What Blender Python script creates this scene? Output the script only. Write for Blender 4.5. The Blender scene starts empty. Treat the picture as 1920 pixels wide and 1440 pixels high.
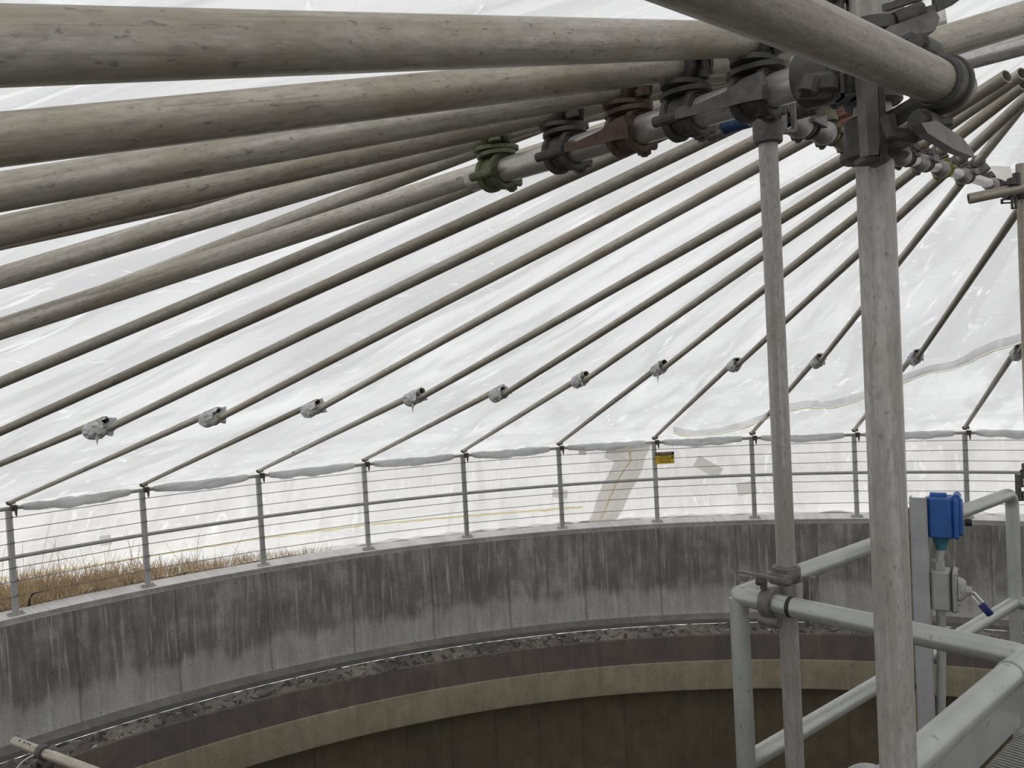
import bpy, bmesh, math, random
from mathutils import Vector, Matrix, noise
PI = math.pi
V = Vector
sc = bpy.context.scene
col = sc.collection

# ------------------------------------------------------------------ camera
F_PX = 1585.354
PITCH, ROLL = -0.0322232, -0.0533944
CAM = V((0, 0, 2.4359))
cd = bpy.data.cameras.new('camera'); cam = bpy.data.objects.new('camera', cd); col.objects.link(cam)
cd.sensor_width = 36.0; cd.lens = F_PX / 1920 * 36.0; cd.clip_start = 0.02; cd.clip_end = 300
cam.matrix_world = Matrix.Translation(CAM) @ Matrix.Rotation(PI/2 + PITCH, 4, 'X') @ Matrix.Rotation(ROLL, 4, 'Z')
sc.camera = cam

# ------------------------------------------------------------------ overcast sky and exposure
w = bpy.data.worlds.new('overcast_sky'); sc.world = w; w.use_nodes = True
nt = w.node_tree; bg = nt.nodes['Background']
tc = nt.nodes.new('ShaderNodeTexCoord'); sep = nt.nodes.new('ShaderNodeSeparateXYZ')
nt.links.new(tc.outputs['Generated'], sep.inputs[0])
cr = nt.nodes.new('ShaderNodeValToRGB'); nt.links.new(sep.outputs['Z'], cr.inputs[0])
cr.color_ramp.elements[0].position = 0.0; cr.color_ramp.elements[0].color = (0.86, 0.88, 0.90, 1)
cr.color_ramp.elements[1].position = 0.9; cr.color_ramp.elements[1].color = (1.0, 1.0, 1.0, 1)
nt.links.new(cr.outputs[0], bg.inputs[0]); bg.inputs[1].default_value = 1.66
sc.view_settings.view_transform = 'Standard'; sc.view_settings.look = 'None'
sc.view_settings.gamma = 1.0; sc.view_settings.exposure = 0.0; sc.view_settings.use_curve_mapping = False
try:
    sc.cycles.max_bounces = 10; sc.cycles.diffuse_bounces = 5; sc.cycles.transmission_bounces = 6
    sc.cycles.use_denoising = True; sc.cycles.sample_clamp_indirect = 8
except Exception: pass

# ------------------------------------------------------------------ layout of the place (metres, curb top is z = 0)
HUB = V((1.9012, 1.6118, 0))          # centre of the round tank
R0 = 10.2413                          # radius of the fence ring
TH0, DTH = -0.78703, 0.131892         # angle of the first post in view, spacing
HPOST = 1.14
TR = 0.021                            # scaffold tube radius
c_, s_ = math.cos(PITCH), math.sin(PITCH)

def sight(px, py):
    x, y = px - 960, py - 720
    a = -ROLL; x, y = x*math.cos(a) - y*math.sin(a), x*math.sin(a) + y*math.cos(a)
    d = V((x/F_PX, 1, -y/F_PX))
    return V((d.x, d.y*c_ - d.z*s_, d.y*s_ + d.z*c_))
def T(px, py, wpx, dia=0.042):        # survey point: where a tube of known diameter spans wpx
    d = sight(px, py); return CAM + d*(dia*F_PX/wpx)
def D(px, py, dep): return CAM + sight(px, py)*dep
def Z(px, py, z):
    d = sight(px, py); return CAM + d*((z - CAM.z)/d.z)
def pol(th, r, z): return V((HUB.x + r*math.sin(th), HUB.y + r*math.cos(th), z))
def th_k(k): return TH0 + DTH*k
def z_up(r): return 0.936 + 0.246*(R0 - r)                 # centre line of the upper radial tubes
def z_low(r): return 1.165 + 0.2089*(R0 - r)               # centre line of the lower radial tubes
RJ = R0 - 4.95
def in_plane(px, py, k):              # where a sight line meets the upright plane of roof line k: (radius, height)
    th = th_k(k); u = V((math.sin(th), math.cos(th), 0)); n = V((-u.y, u.x, 0)); d = sight(px, py)
    P = CAM + d*((HUB-CAM).dot(n)/d.dot(n)); return (V((P.x, P.y, 0))-HUB).dot(u), P.z
# surveyed roof lines: (joint under the film wrap, inner end) for those in clear view
SURVEY = {2: ((790, 745), (1822, 163)), 3: ((947, 738), (1888, 143)), 4: ((1098, 712), (1917, 138)), 5: ((1245, 690), (1920, 158)),
          6: ((1385, 683), (1763, 333)), 7: ((1540, 675), (1807, 337)), 8: ((1722, 668), (1910, 393))}
LINE = {}
for k_, (a_, b_) in SURVEY.items(): LINE[k_] = in_plane(*a_, k_) + in_plane(*b_, k_)
for k_ in range(-26, 27):
    if k_ <= 1 or k_ > 18: LINE[k_] = (RJ, z_up(RJ), 1.1, z_up(1.1))
    elif k_ > 8:
        q_ = max(0, (k_-11)/8); LINE[k_] = tuple(a_*(1-q_)+b_*q_ for a_, b_ in zip(LINE[8], (RJ, z_up(RJ), 1.1, z_up(1.1))))
def zu(k, r): a = LINE[k]; return a[1] + (a[3]-a[1])*(a[0]-r)/(a[0]-a[2])
def zl(k, r): a = LINE[k]; return 1.165 + (a[1]+.045-1.165)*(R0-r)/(R0-a[0])
def zt(k, r): a = LINE[k]; return (zl(k, r) if r > a[0] else zu(k, r)+.045)

# ------------------------------------------------------------------ helpers
class MB:
    def __init__(s): s.v, s.f, s.uv, s.sm = [], [], [], True
    def add(s, vs, fs):
        o = len(s.v); s.v += [tuple(v) for v in vs]; s.f += [tuple(i+o for i in f) for f in fs]; return s
    def grid(s, rows, closed_u=False, closed_v=False):
        n, m = len(rows), len(rows[0]); vs = [p for r in rows for p in r]; fs = []
        for i in range(n if closed_v else n-1):
            for j in range(m if closed_u else m-1):
                a, b = i*m+j, i*m+(j+1) % m; c, d = ((i+1) % n)*m+(j+1) % m, ((i+1) % n)*m+j
                fs.append((a, b, c, d))
        return s.add(vs, fs)
    def frame(s, d):
        d = d.normalized(); u = d.cross(V((0, 0, 1)))
        if u.length < 1e-3: u = V((1, 0, 0))
        u.normalize(); return d, u, d.cross(u).normalized()
    def tube(s, p0, p1, r, seg=20, r1=None, caps=True, wall=None, steps=1):
        p0, p1 = V(p0), V(p1); d, u, v = s.frame(p1-p0); r1 = r if r1 is None else r1
        rows = []
        def ring(p, rr): return [p + (u*math.cos(2*PI*i/seg) + v*math.sin(2*PI*i/seg))*rr for i in range(seg)]
        if wall:
            rows.append(ring(p0 + d*0.12, r-wall)); rows.append(ring(p0, r-wall))
        for k in range(steps+1): t = k/steps; rows.append(ring(p0.lerp(p1, t), r + (r1-r)*t))
        if wall:
            rows.append(ring(p1, r1-wall)); rows.append(ring(p1 - d*0.12, r1-wall))
        o = len(s.v); s.grid(rows, closed_u=True)
        if caps:
            n = len(rows); s.f.append(tuple(o+i for i in range(seg))[::-1]); s.f.append(tuple(o+(n-1)*seg+i for i in range(seg)))
        return s
    def path(s, pts, r, seg=10, closed=False, caps=True):
        pts = [V(p) for p in pts]; n = len(pts); rows = []; u = None
        for i, p in enumerate(pts):
            a = pts[(i-1) % n] if (closed or i) else p; b = pts[(i+1) % n] if (closed or i < n-1) else p
            d = (b-a).normalized()
            if u is None: u = s.frame(d)[1]
            u = (u - d*u.dot(d)).normalized(); v = d.cross(u)
            rr = r(i/(n-1)) if callable(r) else r
            rows.append([p + (u*math.cos(2*PI*j/seg) + v*math.sin(2*PI*j/seg))*rr for j in range(seg)])
        o = len(s.v); s.grid(rows, closed_u=True, closed_v=closed)
        if caps and not closed:
            s.f.append(tuple(o+i for i in range(seg))[::-1]); s.f.append(tuple(o+(n-1)*seg+i for i in range(seg)))
        return s
    def box(s, c, ax, ay, az, sx, sy, sz, bev=0.0, tap=1.0):
        c, ax, ay, az = V(c), V(ax).normalized(), V(ay).normalized(), V(az).normalized()
        b = min(bev, sx*.45, sy*.45)
        hx, hy, hz = sx/2, sy/2, sz/2
        prof = [(-hx+b, -hy), (hx-b, -hy), (hx, -hy+b), (hx, hy-b), (hx-b, hy), (-hx+b, hy), (-hx, hy-b), (-hx, -hy+b)] if b > 0 else [(-hx, -hy), (hx, -hy), (hx, hy), (-hx, hy)]
        rows = []
        bz = min(b*.7, hz*.45)
        lev = [(-hz, 1-(b*1.2/max(sx, sy) if b else 0)), (-hz+bz, 1), (hz-bz, 1), (hz, 1-(b*1.2/max(sx, sy) if b else 0))] if b > 0 else [(-hz, 1), (hz, 1)]
        for z, k in lev:
            t = 1 + (tap-1)*(z+hz)/(2*hz)
            rows.append([c + ax*(x*k*t) + ay*(y*k*t) + az*z for x, y in prof])
        o = len(s.v); m = len(prof); n = len(rows); s.grid(rows, closed_u=True)
        s.f.append(tuple(o+i for i in range(m))[::-1]); s.f.append(tuple(o+(n-1)*m+i for i in range(m)))
        return s
    def band(s, c, ax, up, r0, r1, wid, a0=0.0, a1=2*PI, seg=24):
        """a curved strap round axis ax, from angle a0 to a1 measured from up"""
        ax = V(ax).normalized(); up = V(up); up = (up - ax*up.dot(ax)).normalized(); sd = ax.cross(up)
        full = abs(a1-a0) > 2*PI-1e-3; n = seg if full else seg+1; rows = []
        for i in range(n):
            a = a0 + (a1-a0)*i/seg; d = up*math.cos(a) + sd*math.sin(a); h = wid/2; e = min(.003, wid*.2)
            rows.append([V(c)+d*r0-ax*h, V(c)+d*(r1-e)-ax*h, V(c)+d*r1-ax*(h-e), V(c)+d*r1+ax*(h-e), V(c)+d*(r1-e)+ax*h, V(c)+d*r0+ax*h])
        o = len(s.v); s.grid(rows, closed_u=True, closed_v=full)
        if not full: s.f.append(tuple(o+i for i in range(6))[::-1]); s.f.append(tuple(o+(n-1)*6+i for i in range(6)))
        return s
    def prism(s, poly, o_, ax, ay, az, h):
        ax, ay, az = V(ax).normalized(), V(ay).normalized(), V(az).normalized(); n = len(poly)
        lo = [V(o_)+ax*x+ay*y-az*h/2 for x, y in poly]; hi = [p+az*h for p in lo]; k = len(s.v)
        s.grid([lo, hi], closed_u=True); s.f.append(tuple(k+i for i in range(n))[::-1]); s.f.append(tuple(k+n+i for i in range(n)))
        return s
    def build(s, name, mat, parent=None, M=None, uv=None, smooth=True, sharp=0.6):
        """links the shapes as ONE mesh object; M is the object's own frame (mesh is stored in it)"""
        M = M or Matrix.Identity(4); Mi = M.inverted()
        me = bpy.data.meshes.new(name); me.from_pydata([Mi @ V(v) for v in s.v], [], s.f)
        bm = bmesh.new(); bm.from_mesh(me); bmesh.ops.recalc_face_normals(bm, faces=bm.faces); bm.to_mesh(me); bm.free()
        if smooth:
            me.polygons.foreach_set('use_smooth', [True]*len(me.polygons))
            try: me.set_sharp_from_angle(angle=sharp)
            except Exception: pass
        if uv:
            L = me.uv_layers.new(name='UVMap')
            for lp in me.loops: L.data[lp.index].uv = uv[lp.vertex_index]
        me.materials.append(mat); me.update()
        o = bpy.data.objects.new(name, me); col.objects.link(o)
        if parent:
            o.parent = parent; o.matrix_parent_inverse = Matrix.Identity(4)
            o.matrix_basis = parent.matrix_basis.inverted() @ M if parent.parent is None else M
        else: o.matrix_world = M
        return o

def tag(o, label=None, cat=None, group=None, kind=None):
    if label: o['label'] = label
    if cat: o['category'] = cat
    if group: o['group'] = group
    if kind: o['kind'] = kind
    return o
def thing(name, loc, label, cat, group=None):
    o = bpy.data.objects.new(name, None); col.objects.link(o); o.empty_display_size = .05
    o.matrix_basis = Matrix.Translation(V(loc)); return tag(o, label, cat, group)
def axisM(p0, p1):
    d = (V(p1)-V(p0)).normalized(); u = d.cross(V((0, 0, 1)))
    if u.length < 1e-3: u = V((1, 0, 0))
    u.normalize(); v = d.cross(u)
    return Matrix.Translation(V(p0)) @ Matrix((u, v, d)).transposed().to_4x4()
ORD = ['first', 'second', 'third', 'fourth', 'fifth', 'sixth', 'seventh', 'eighth', 'ninth', 'tenth', 'eleventh', 'twelfth', 'thirteenth']

# ------------------------------------------------------------------ materials
def new_mat(name):
    m = bpy.data.materials.new(name); m.use_nodes = True; n = m.node_tree
    for x in list(n.nodes): n.nodes.remove(x)
    out = n.nodes.new('ShaderNodeOutputMaterial'); b = n.nodes.new('ShaderNodeBsdfPrincipled'); n.links.new(b.outputs[0], out.inputs[0])
    return m, n, b, out
def coord(n, kind='Object', scale=(1, 1, 1), loc=(0, 0, 0), rnd=False):
    t = n.nodes.new('ShaderNodeTexCoord'); mp = n.nodes.new('ShaderNodeMapping'); mp.inputs['Scale'].default_value = scale; mp.inputs['Location'].default_value = loc
    n.links.new(t.outputs[kind], mp.inputs[0])
    if rnd:
        oi = n.nodes.new('ShaderNodeObjectInfo'); mu = n.nodes.new('ShaderNodeMath'); mu.operation = 'MULTIPLY'; mu.inputs[1].default_value = 37.0
        n.links.new(oi.outputs['Random'], mu.inputs[0]); n.links.new(mu.outputs[0], mp.inputs['Location'])
    return mp.outputs[0]
def nz(n, vec, scale, detail=4, rough=.55, dist=0.0):
    t = n.nodes.new('ShaderNodeTexNoise'); t.inputs['Scale'].default_value = scale; t.inputs['Detail'].default_value = detail
    t.inputs['Roughness'].default_value = rough; t.inputs['Distortion'].default_value = dist; n.links.new(vec, t.inputs['Vector']); return t.outputs[0]
def ramp(n, fac, stops, interp='LINEAR'):
    r = n.nodes.new('ShaderNodeValToRGB'); n.links.new(fac, r.inputs[0]); e = r.color_ramp.elements; r.color_ramp.interpolation = interp
    while len(e) < len(stops): e.new(0.5)
    for x, (p, c) in zip(e, stops):
        x.position = p; x.color = (c, c, c, 1) if isinstance(c, (int, float)) else (*c, 1)
    return r.outputs[0]
def mix(n, fac, a, b, mode='MIX'):
    m = n.nodes.new('ShaderNodeMix'); m.data_type = 'RGBA'; m.blend_type = mode
    for i, x in ((0, fac), (6, a), (7, b)):
        if isinstance(x, bpy.types.NodeSocket): n.links.new(x, m.inputs[i])
        elif i == 0: m.inputs[0].default_value = x
        else: m.inputs[i].default_value = (*x, 1)
    return m.outputs[2]
def bump(n, b, h, strength=.3, dist=.01):
    x = n.nodes.new('ShaderNodeBump'); x.inputs['Strength'].default_value = strength; x.inputs['Distance'].default_value = dist
    n.links.new(h, x.inputs['Height']); n.links.new(x.outputs[0], b.inputs['Normal']); return x

def tube_mat(name, base, alt, stain, metal=.35, rough=.5, marks=1.0):
    m, n, b, _ = new_mat(name)
    streak = nz(n, coord(n, scale=(42, 42, 1.1), rnd=True), 1.6, 6, .65)
    patch = nz(n, coord(n, scale=(11, 11, 4.5), rnd=True), 1.3, 6, .65, .3)
    fine = nz(n, coord(n, scale=(150, 150, 55), rnd=True), 1.0, 4, .65)
    scr = nz(n, coord(n, scale=(210, 210, 7), rnd=True), 1.0, 3, .6)
    speck = nz(n, coord(n, scale=(170, 170, 75), rnd=True), 1.0, 2, .5, .3)
    spot = nz(n, coord(n, scale=(46, 46, 24), rnd=True), 1.0, 4, .6, .5)
    c = mix(n, ramp(n, streak, [(.40, 0.), (.60, 1.)]), base, alt)
    c = mix(n, ramp(n, patch, [(.47, 0.), (.66, .85)]), c, stain)
    c = mix(n, ramp(n, fine, [(.34, .55), (.55, 0.)]), c, tuple(x*.5 for x in base))
    c = mix(n, ramp(n, scr, [(.60, 0.), (.68, .45*marks)]), c, tuple(x*.38 for x in base))
    c = mix(n, ramp(n, speck, [(.64, 0.), (.72, .6*marks)]), c, tuple(x*.25 for x in base))
    c = mix(n, ramp(n, spot, [(.69, 0.), (.78, .55*marks)]), c, tuple(x*.33 for x in base))
    oi = n.nodes.new('ShaderNodeObjectInfo')
    c = mix(n, 1.0, c, ramp(n, oi.outputs['Random'], [(0., .80), (1., 1.15)]), 'MULTIPLY')
    n.links.new(c, b.inputs['Base Color']); b.inputs['Metallic'].default_value = metal
    r = ramp(n, streak, [(.3, rough-.14), (.7, rough+.14)]); n.links.new(r, b.inputs['Roughness'])
    bump(n, b, fine, .3, .002); return m
M_tube = tube_mat('weathered_aluminium', (.56, .525, .465), (.41, .38, .335), (.37, .325, .24))
M_clean = tube_mat('bright_aluminium', (.72, .70, .68), (.54, .52, .50), (.45, .42, .38), .55, .36)
M_post = tube_mat('grey_post_aluminium', (.40, .385, .36), (.30, .288, .268), (.27, .25, .222), .3, .5, .8)
M_brown = tube_mat('brown_stained_aluminium', (.46, .42, .355), (.335, .305, .255), (.29, .245, .18))
M_dark = tube_mat('dark_brown_aluminium', (.36, .32, .27), (.26, .235, .195), (.25, .20, .14))
M_rail = tube_mat('galvanised_rail', (.46, .47, .465), (.41, .415, .41), (.38, .38, .365), .2, .5, .3)

def plain(name, c, metal=0., rough=.6, var=.25, scale=40., bmp=.2, spots=None, spotc=(.1, .1, .09)):
    m, n, b, _ = new_mat(name); v = nz(n, coord(n, scale=(scale,)*3, rnd=True), 1., 4, .6)
    x = mix(n, ramp(n, v, [(.3, 0.), (.7, 1.)]), tuple(q*(1-var) for q in c), tuple(min(1, q*(1+var*.6)) for q in c))
    if spots:
        sp = nz(n, coord(n, scale=(spots,)*3, rnd=True), 1., 3, .5); x = mix(n, ramp(n, sp, [(.66, 0.), (.72, .7)]), x, spotc)
    n.links.new(x, b.inputs['Base Color']); b.inputs['Metallic'].default_value = metal; b.inputs['Roughness'].default_value = rough
    if bmp: bump(n, b, v, bmp, .003)
    return m
M_cast = plain('cast_coupler_steel', (.085, .083, .078), .3, .6, .4, 60)
M_castg = plain('grey_coupler_steel', (.17, .165, .155), .35, .55, .35, 50)
M_green = plain('green_painted_coupler', (.125, .135, .075), .1, .6, .45, 60, spots=50, spotc=(.05, .05, .035))
M_rust = plain('rusty_coupler', (.125, .083, .064), .15, .7, .45, 60)
M_orange = plain('orange_painted_coupler', (.27, .12, .085), .05, .65, .4, 60)
M_yel = plain('yellow_painted_coupler', (.30, .27, .08), .05, .65, .4, 60, spots=40)
M_blue = plain('blue_tape', (.02, .05, .14), 0, .5, .5, 90)
M_bluebox = plain('blue_enclosure', (.02, .10, .34), .0, .45, .22, 25, .12, spots=30, spotc=(.07, .075, .09))
M_teal = plain('teal_gland', (.03, .13, .17), 0, .5, .2)
M_guard = plain('painted_guard_rail', (.42, .43, .405), .45, .36, .12, 12, .15, spots=55, spotc=(.22, .22, .19))
M_grey = plain('grey_enclosure', (.34, .345, .335), .2, .5, .15, 25, .15, spots=45, spotc=(.16, .12, .09))
M_strut = plain('galvanised_strut', (.40, .41, .41), .35, .5, .15, 18)
M_black = plain('black_rubber', (.015, .015, .015), 0, .6, .2)
M_chrome = plain('chrome_shackle', (.7, .7, .7), 1., .22, .05, 20, 0)
M_navy = plain('navy_padlock', (.012, .02, .11), .1, .4, .2)
M_wire = plain('steel_cable', (.16, .16, .16), .3, .5, .1)
M_white = plain('white_cable', (.6, .6, .56), 0, .5, .1)
M_pvc = plain('yellowed_pipe', (.26, .215, .13), 0, .6, .25, 30, .1, spots=30, spotc=(.08, .06, .035))
M_grate = plain('aluminium_grating', (.42, .42, .40), .5, .42, .2, 40, .2)

def film_mat(name, tcol=(.93, .93, .93), mixf=.6, dark=.76, fine=1.0):
    m, n, b, out = new_mat(name); n.nodes.remove(b)
    uv = coord(n, 'UV', (1, 1, 1))
    def mp(sc_, loc=(0, 0, 0), rot=0):
        q = n.nodes.new('ShaderNodeMapping'); q.inputs['Scale'].default_value = sc_; q.inputs['Location'].default_value = loc; q.inputs['Rotation'].default_value = (0, 0, rot); n.links.new(uv, q.inputs[0]); return q.outputs[0]
    big = nz(n, mp((.55, .30, 1)), 1., 5, .6, .6)
    fold = nz(n, mp((2.6, .35, 1), rot=.22), 1., 5, .62, 1.1)
    crease = nz(n, mp((7.5, 1.3, 1), rot=-.4), 1., 4, .55, 1.6)
    cross = nz(n, mp((2.2, 9., 1), rot=.15), 1., 3, .6, 1.8)
    c = mix(n, ramp(n, big, [(.33, 0.), (.66, 1.)]), tuple(x*dark for x in tcol), tcol)
    c = mix(n, ramp(n, fold, [(.38, .75), (.54, 0.)]), c, tuple(x*dark*.90 for x in tcol))
    c = mix(n, ramp(n, crease, [(.61, 0.), (.68, .9*fine)]), c, (1, 1, 1))
    c = mix(n, ramp(n, cross, [(.63, 0.), (.70, .7*fine)]), c, (1, 1, 1))
    sheet = nz(n, mp((.16, .8, 1), (3, 0, 0)), 1., 1, .4)
    c = mix(n, ramp(n, sheet, [(.60, 0.), (.63, .35)], 'LINEAR'), c, tuple(x*dark*.93 for x in tcol))
    tr = n.nodes.new('ShaderNodeBsdfTranslucent'); di = n.nodes.new('ShaderNodeBsdfDiffuse'); mx = n.nodes.new('ShaderNodeMixShader')
    gl = n.nodes.new('ShaderNodeBsdfGlossy'); gl.inputs['Roughness'].default_value = .3; mg = n.nodes.new('ShaderNodeMixShader')
    n.links.new(c, tr.inputs[0]); di.inputs[0].default_value = (.86, .86, .86, 1); mx.inputs[0].default_value = mixf
    n.links.new(di.outputs[0], mx.inputs[1]); n.links.new(tr.outputs[0], mx.inputs[2])
    mg.inputs[0].default_value = .05; n.links.new(mx.outputs[0], mg.inputs[1]); n.links.new(gl.outputs[0], mg.inputs[2]); n.links.new(mg.outputs[0], out.inputs[0])
    h = mix(n, .5, fold, cross); bp = n.nodes.new('ShaderNodeBump'); bp.inputs['Strength'].default_value = .5; bp.inputs['Distance'].default_value = .05
    n.links.new(h, bp.inputs['Height']); n.links.new(bp.outputs[0], gl.inputs['Normal']); n.links.new(bp.outputs[0], di.inputs['Normal']); n.links.new(bp.outputs[0], tr.inputs['Normal'])
    return m
M_film = film_mat('white_shrink_film')
M_skirt = film_mat('white_side_film', (.93, .92, .895), .60, .82, 1.)
M_hem = film_mat('rolled_film', (.92, .93, .94), .60, .84, .4)
M_seam = film_mat('seam_film', (1., 1., 1.), .80, .90, .4)
M_wrap = film_mat('grey_film_wrap', (.66, .69, .72), .42, .85, .3)
M_patch = film_mat('folded_film_layers', (.97, .93, .88), .74, .84, .6)
M_tape = film_mat('yellow_tape', (1., .90, .50), .72, .86, .2)

def concrete(name, light, dark, pale, scale=1.0, streak=1.0, rust=None, zfoot=None, joint=None):
    """uv = (arc length, height) in metres"""
    m, n, b, _ = new_mat(name); uv = coord(n, 'UV')
    def mp(sx, sy, l=(0, 0, 0)):
        q = n.nodes.new('ShaderNodeMapping'); q.inputs['Scale'].default_value = (sx, sy, 1); q.inputs['Location'].default_value = l; n.links.new(uv, q.inputs[0]); return q.outputs[0]
    bigp = nz(n, mp(.9*scale, 1.1*scale), 1., 5, .6, .5)
    st = nz(n, mp(9*scale, .75*scale), 1., 6, .62, .3)
    st2 = nz(n, mp(24*scale, 1.3*scale, (5, 3, 0)), 1., 5, .6, .2)
    gr = nz(n, mp(40, 40), 1., 4, .6)
    pit = nz(n, mp(22, 22, (9, 2, 0)), 1., 2, .5)
    mot = nz(n, mp(4.5, 3.2, (4, 4, 0)), 1., 6, .65, .4)
    c = mix(n, ramp(n, bigp, [(.38, 0.), (.62, 1.)]), light, dark)
    c = mix(n, ramp(n, mot, [(.40, .55), (.58, 0.)]), c, tuple(x*.72 for x in dark))
    c = mix(n, ramp(n, st, [(.40, .62*streak), (.56, 0.)]), c, tuple(x*.62 for x in dark))
    c = mix(n, ramp(n, st2, [(.55, 0.), (.68, .75*streak)]), c, pale)
    if rust:
        ru = nz(n, mp(.8, .5, (2, 7, 0)), 1., 4, .6, .6); c = mix(n, ramp(n, ru, [(.58, 0.), (.75, .6)]), c, rust)
    if zfoot:
        sp = n.nodes.new('ShaderNodeSeparateXYZ'); n.links.new(uv, sp.inputs[0])
        edge = nz(n, mp(2.2, .15, (1, 1, 0)), 1., 6, .7)
        ma = n.nodes.new('ShaderNodeMath'); ma.operation = 'MULTIPLY_ADD'; n.links.new(edge, ma.inputs[0]); ma.inputs[1].default_value = -.75; ma.inputs[2].default_value = -zfoot + .375
        sb = n.nodes.new('ShaderNodeMath'); sb.operation = 'ADD'; n.links.new(sp.outputs[1], sb.inputs[0]); n.links.new(ma.outputs[0], sb.inputs[1])
        fz = nz(n, mp(5, 1.6, (6, 1, 0)), 1., 6, .7); c = mix(n, ramp(n, sb.outputs[0], [(-.0, .62), (.13, 0.)]), c, mix(n, ramp(n, fz, [(.38, 0.), (.6, 1.)]), light, pale))
    if joint:
        sj = n.nodes.new('ShaderNodeSeparateXYZ'); n.links.new(uv, sj.inputs[0])
        d1 = n.nodes.new('ShaderNodeMath'); d1.operation = 'MULTIPLY'; d1.inputs[1].default_value = 1/joint; n.links.new(sj.outputs[0], d1.inputs[0])
        d2 = n.nodes.new('ShaderNodeMath'); d2.operation = 'FRACT'; n.links.new(d1.outputs[0], d2.inputs[0])
        jw = nz(n, mp(6, 3, (8, 8, 0)), 1., 4, .6); wv = n.nodes.new('ShaderNodeMath'); wv.operation = 'MULTIPLY_ADD'; n.links.new(jw, wv.inputs[0]); wv.inputs[1].default_value = .05; n.links.new(d2.outputs[0], wv.inputs[2])
        c = mix(n, ramp(n, wv.outputs[0], [(.0, 0.), (.022, 0.), (.045, .55), (.065, 0.)]), c, tuple(x*.35 for x in dark))
    c = mix(n, ramp(n, pit, [(.70, 0.), (.73, .6)]), c, (.03, .03, .028))
    c = mix(n, 1., c, ramp(n, gr, [(.3, .85), (.7, 1.1)]), 'MULTIPLY')
    n.links.new(c, b.inputs['Base Color']); b.inputs['Roughness'].default_value = .75; bump(n, b, gr, .25, .004)
    return m
M_conc = concrete('stained_concrete', (.34, .335, .31), (.175, .168, .148), (.44, .44, .42), zfoot=-.98, joint=1.08)
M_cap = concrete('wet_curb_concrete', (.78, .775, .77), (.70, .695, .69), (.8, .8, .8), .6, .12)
M_nose = concrete('grey_curb_nosing', (.33, .32, .30), (.23, .22, .205), (.45, .44, .42), 1.6, .35)  # nosing in a darker grey than the curb top
M_ledge = concrete('ledge_concrete', (.24, .225, .20), (.17, .158, .14), (.32, .30, .275), 1, .5)
M_fascia = concrete('brown_stained_fascia', (.150, .122, .105), (.115, .096, .086), (.18, .155, .13), .6, .35)
M_beige = concrete('beige_stained_concrete', (.32, .28, .20), (.25, .22, .155), (.38, .34, .25), .6, .35, (.18, .115, .065))
M_deep = concrete('tank_wall_concrete', (.145, .118, .072), (.105, .088, .058), (.165, .14, .09), .5, .35, (.16, .10, .05), joint=.62)
mm, n, b, _ = new_mat('grime_crust'); uvc = coord(n, 'UV')
def mpp(sx, sy, l=(0, 0, 0)):
    q = n.nodes.new('ShaderNodeMapping'); q.inputs['Scale'].default_value = (sx, sy, 1); q.inputs['Location'].default_value = l; n.links.new(uvc, q.inputs[0]); return q.outputs[0]
c = mix(n, ramp(n, nz(n, mpp(1.1, 2), 1, 4, .6), [(.4, 0.), (.6, 1.)]), (.20, .18, .155), (.075, .066, .058))
c = mix(n, ramp(n, nz(n, mpp(9, 22), 1, 5, .7, .6), [(.50, 0.), (.58, .9)]), c, (.02, .018, .015))
c = mix(n, ramp(n, nz(n, mpp(14, 40, (3, 3, 0)), 1, 4, .6, .5), [(.62, 0.), (.68, .8)]), c, (.46, .45, .42))
n.links.new(c, b.inputs[0]); b.inputs['Roughness'].default_value = .7; bump(n, b, nz(n, mpp(30, 30), 1, 4, .6), .5, .01); M_foam = mm
M_edge = plain('grey_edge_strip', (.15, .148, .138), .3, .55, .2, 8)
M_floor = plain('tank_floor_concrete', (.06, .05, .034), 0, .7, .3, 2)
M_ground = plain('gravel_ground', (.52, .50, .47), 0, .9, .3, 6)
M_straw = plain('dry_straw', (.55, .41, .25), 0, .8, .55, 9, 0)
M_twig = plain('dark_twig', (.03, .022, .016), 0, .8, .3, 20)

# ------------------------------------------------------------------ the round tank
NS = 384
def revolve(name, prof, mat, wob=None, n=NS, parent=None):
    mb = MB(); rows = []; uv = []
    for i in range(n+1):
        th = -PI + 2*PI*i/n; row = []; acc = 0
        for j, (r, z) in enumerate(prof):
            if j: acc += math.dist(prof[j], prof[j-1])
            dr, dz = wob(th, j) if wob else (0, 0)
            row.append(pol(th, r+dr, z+dz)); uv.append((th*R0, z if abs(prof[0][1]-prof[-1][1]) > .12 else acc))
        rows.append(row)
    mb.grid(rows); o = mb.build(name, mat, parent, uv=uv, sharp=.5); return tag(o, kind='structure')
revolve('wall_tank', [(10.085, -.055), (10.08, -.12), (10.08, -.6), (10.08, -1.22), (10.06, -1.27)], M_conc)
def wcap(th, j):
    return (.012*noise.noise(V((th*25, 1, 0))), 0) if j in (2, 3, 4) else (0, 0)
revolve('trim_1', [(10.50, -.35), (10.50, 0), (10.150, 0), (10.132, -.004)], M_cap, lambda th, j: (.014*noise.noise(V((th*22, 1, 0)))+.007*noise.noise(V((th*90, 1, 0))), 0) if j == 3 else (0, 0), 900)
revolve('trim_7', [(10.160, -.002), (10.118, -.006), (10.104, -.045), (10.083, -.062)], M_nose)
revolve('trim_2', [(10.06, -1.27), (9.98, -1.285), (9.853, -1.30)], M_ledge)
revolve('trim_3', [(9.856, -1.290), (9.8515, -1.288), (9.848, -1.345), (9.858, -1.345)], M_edge)
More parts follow.
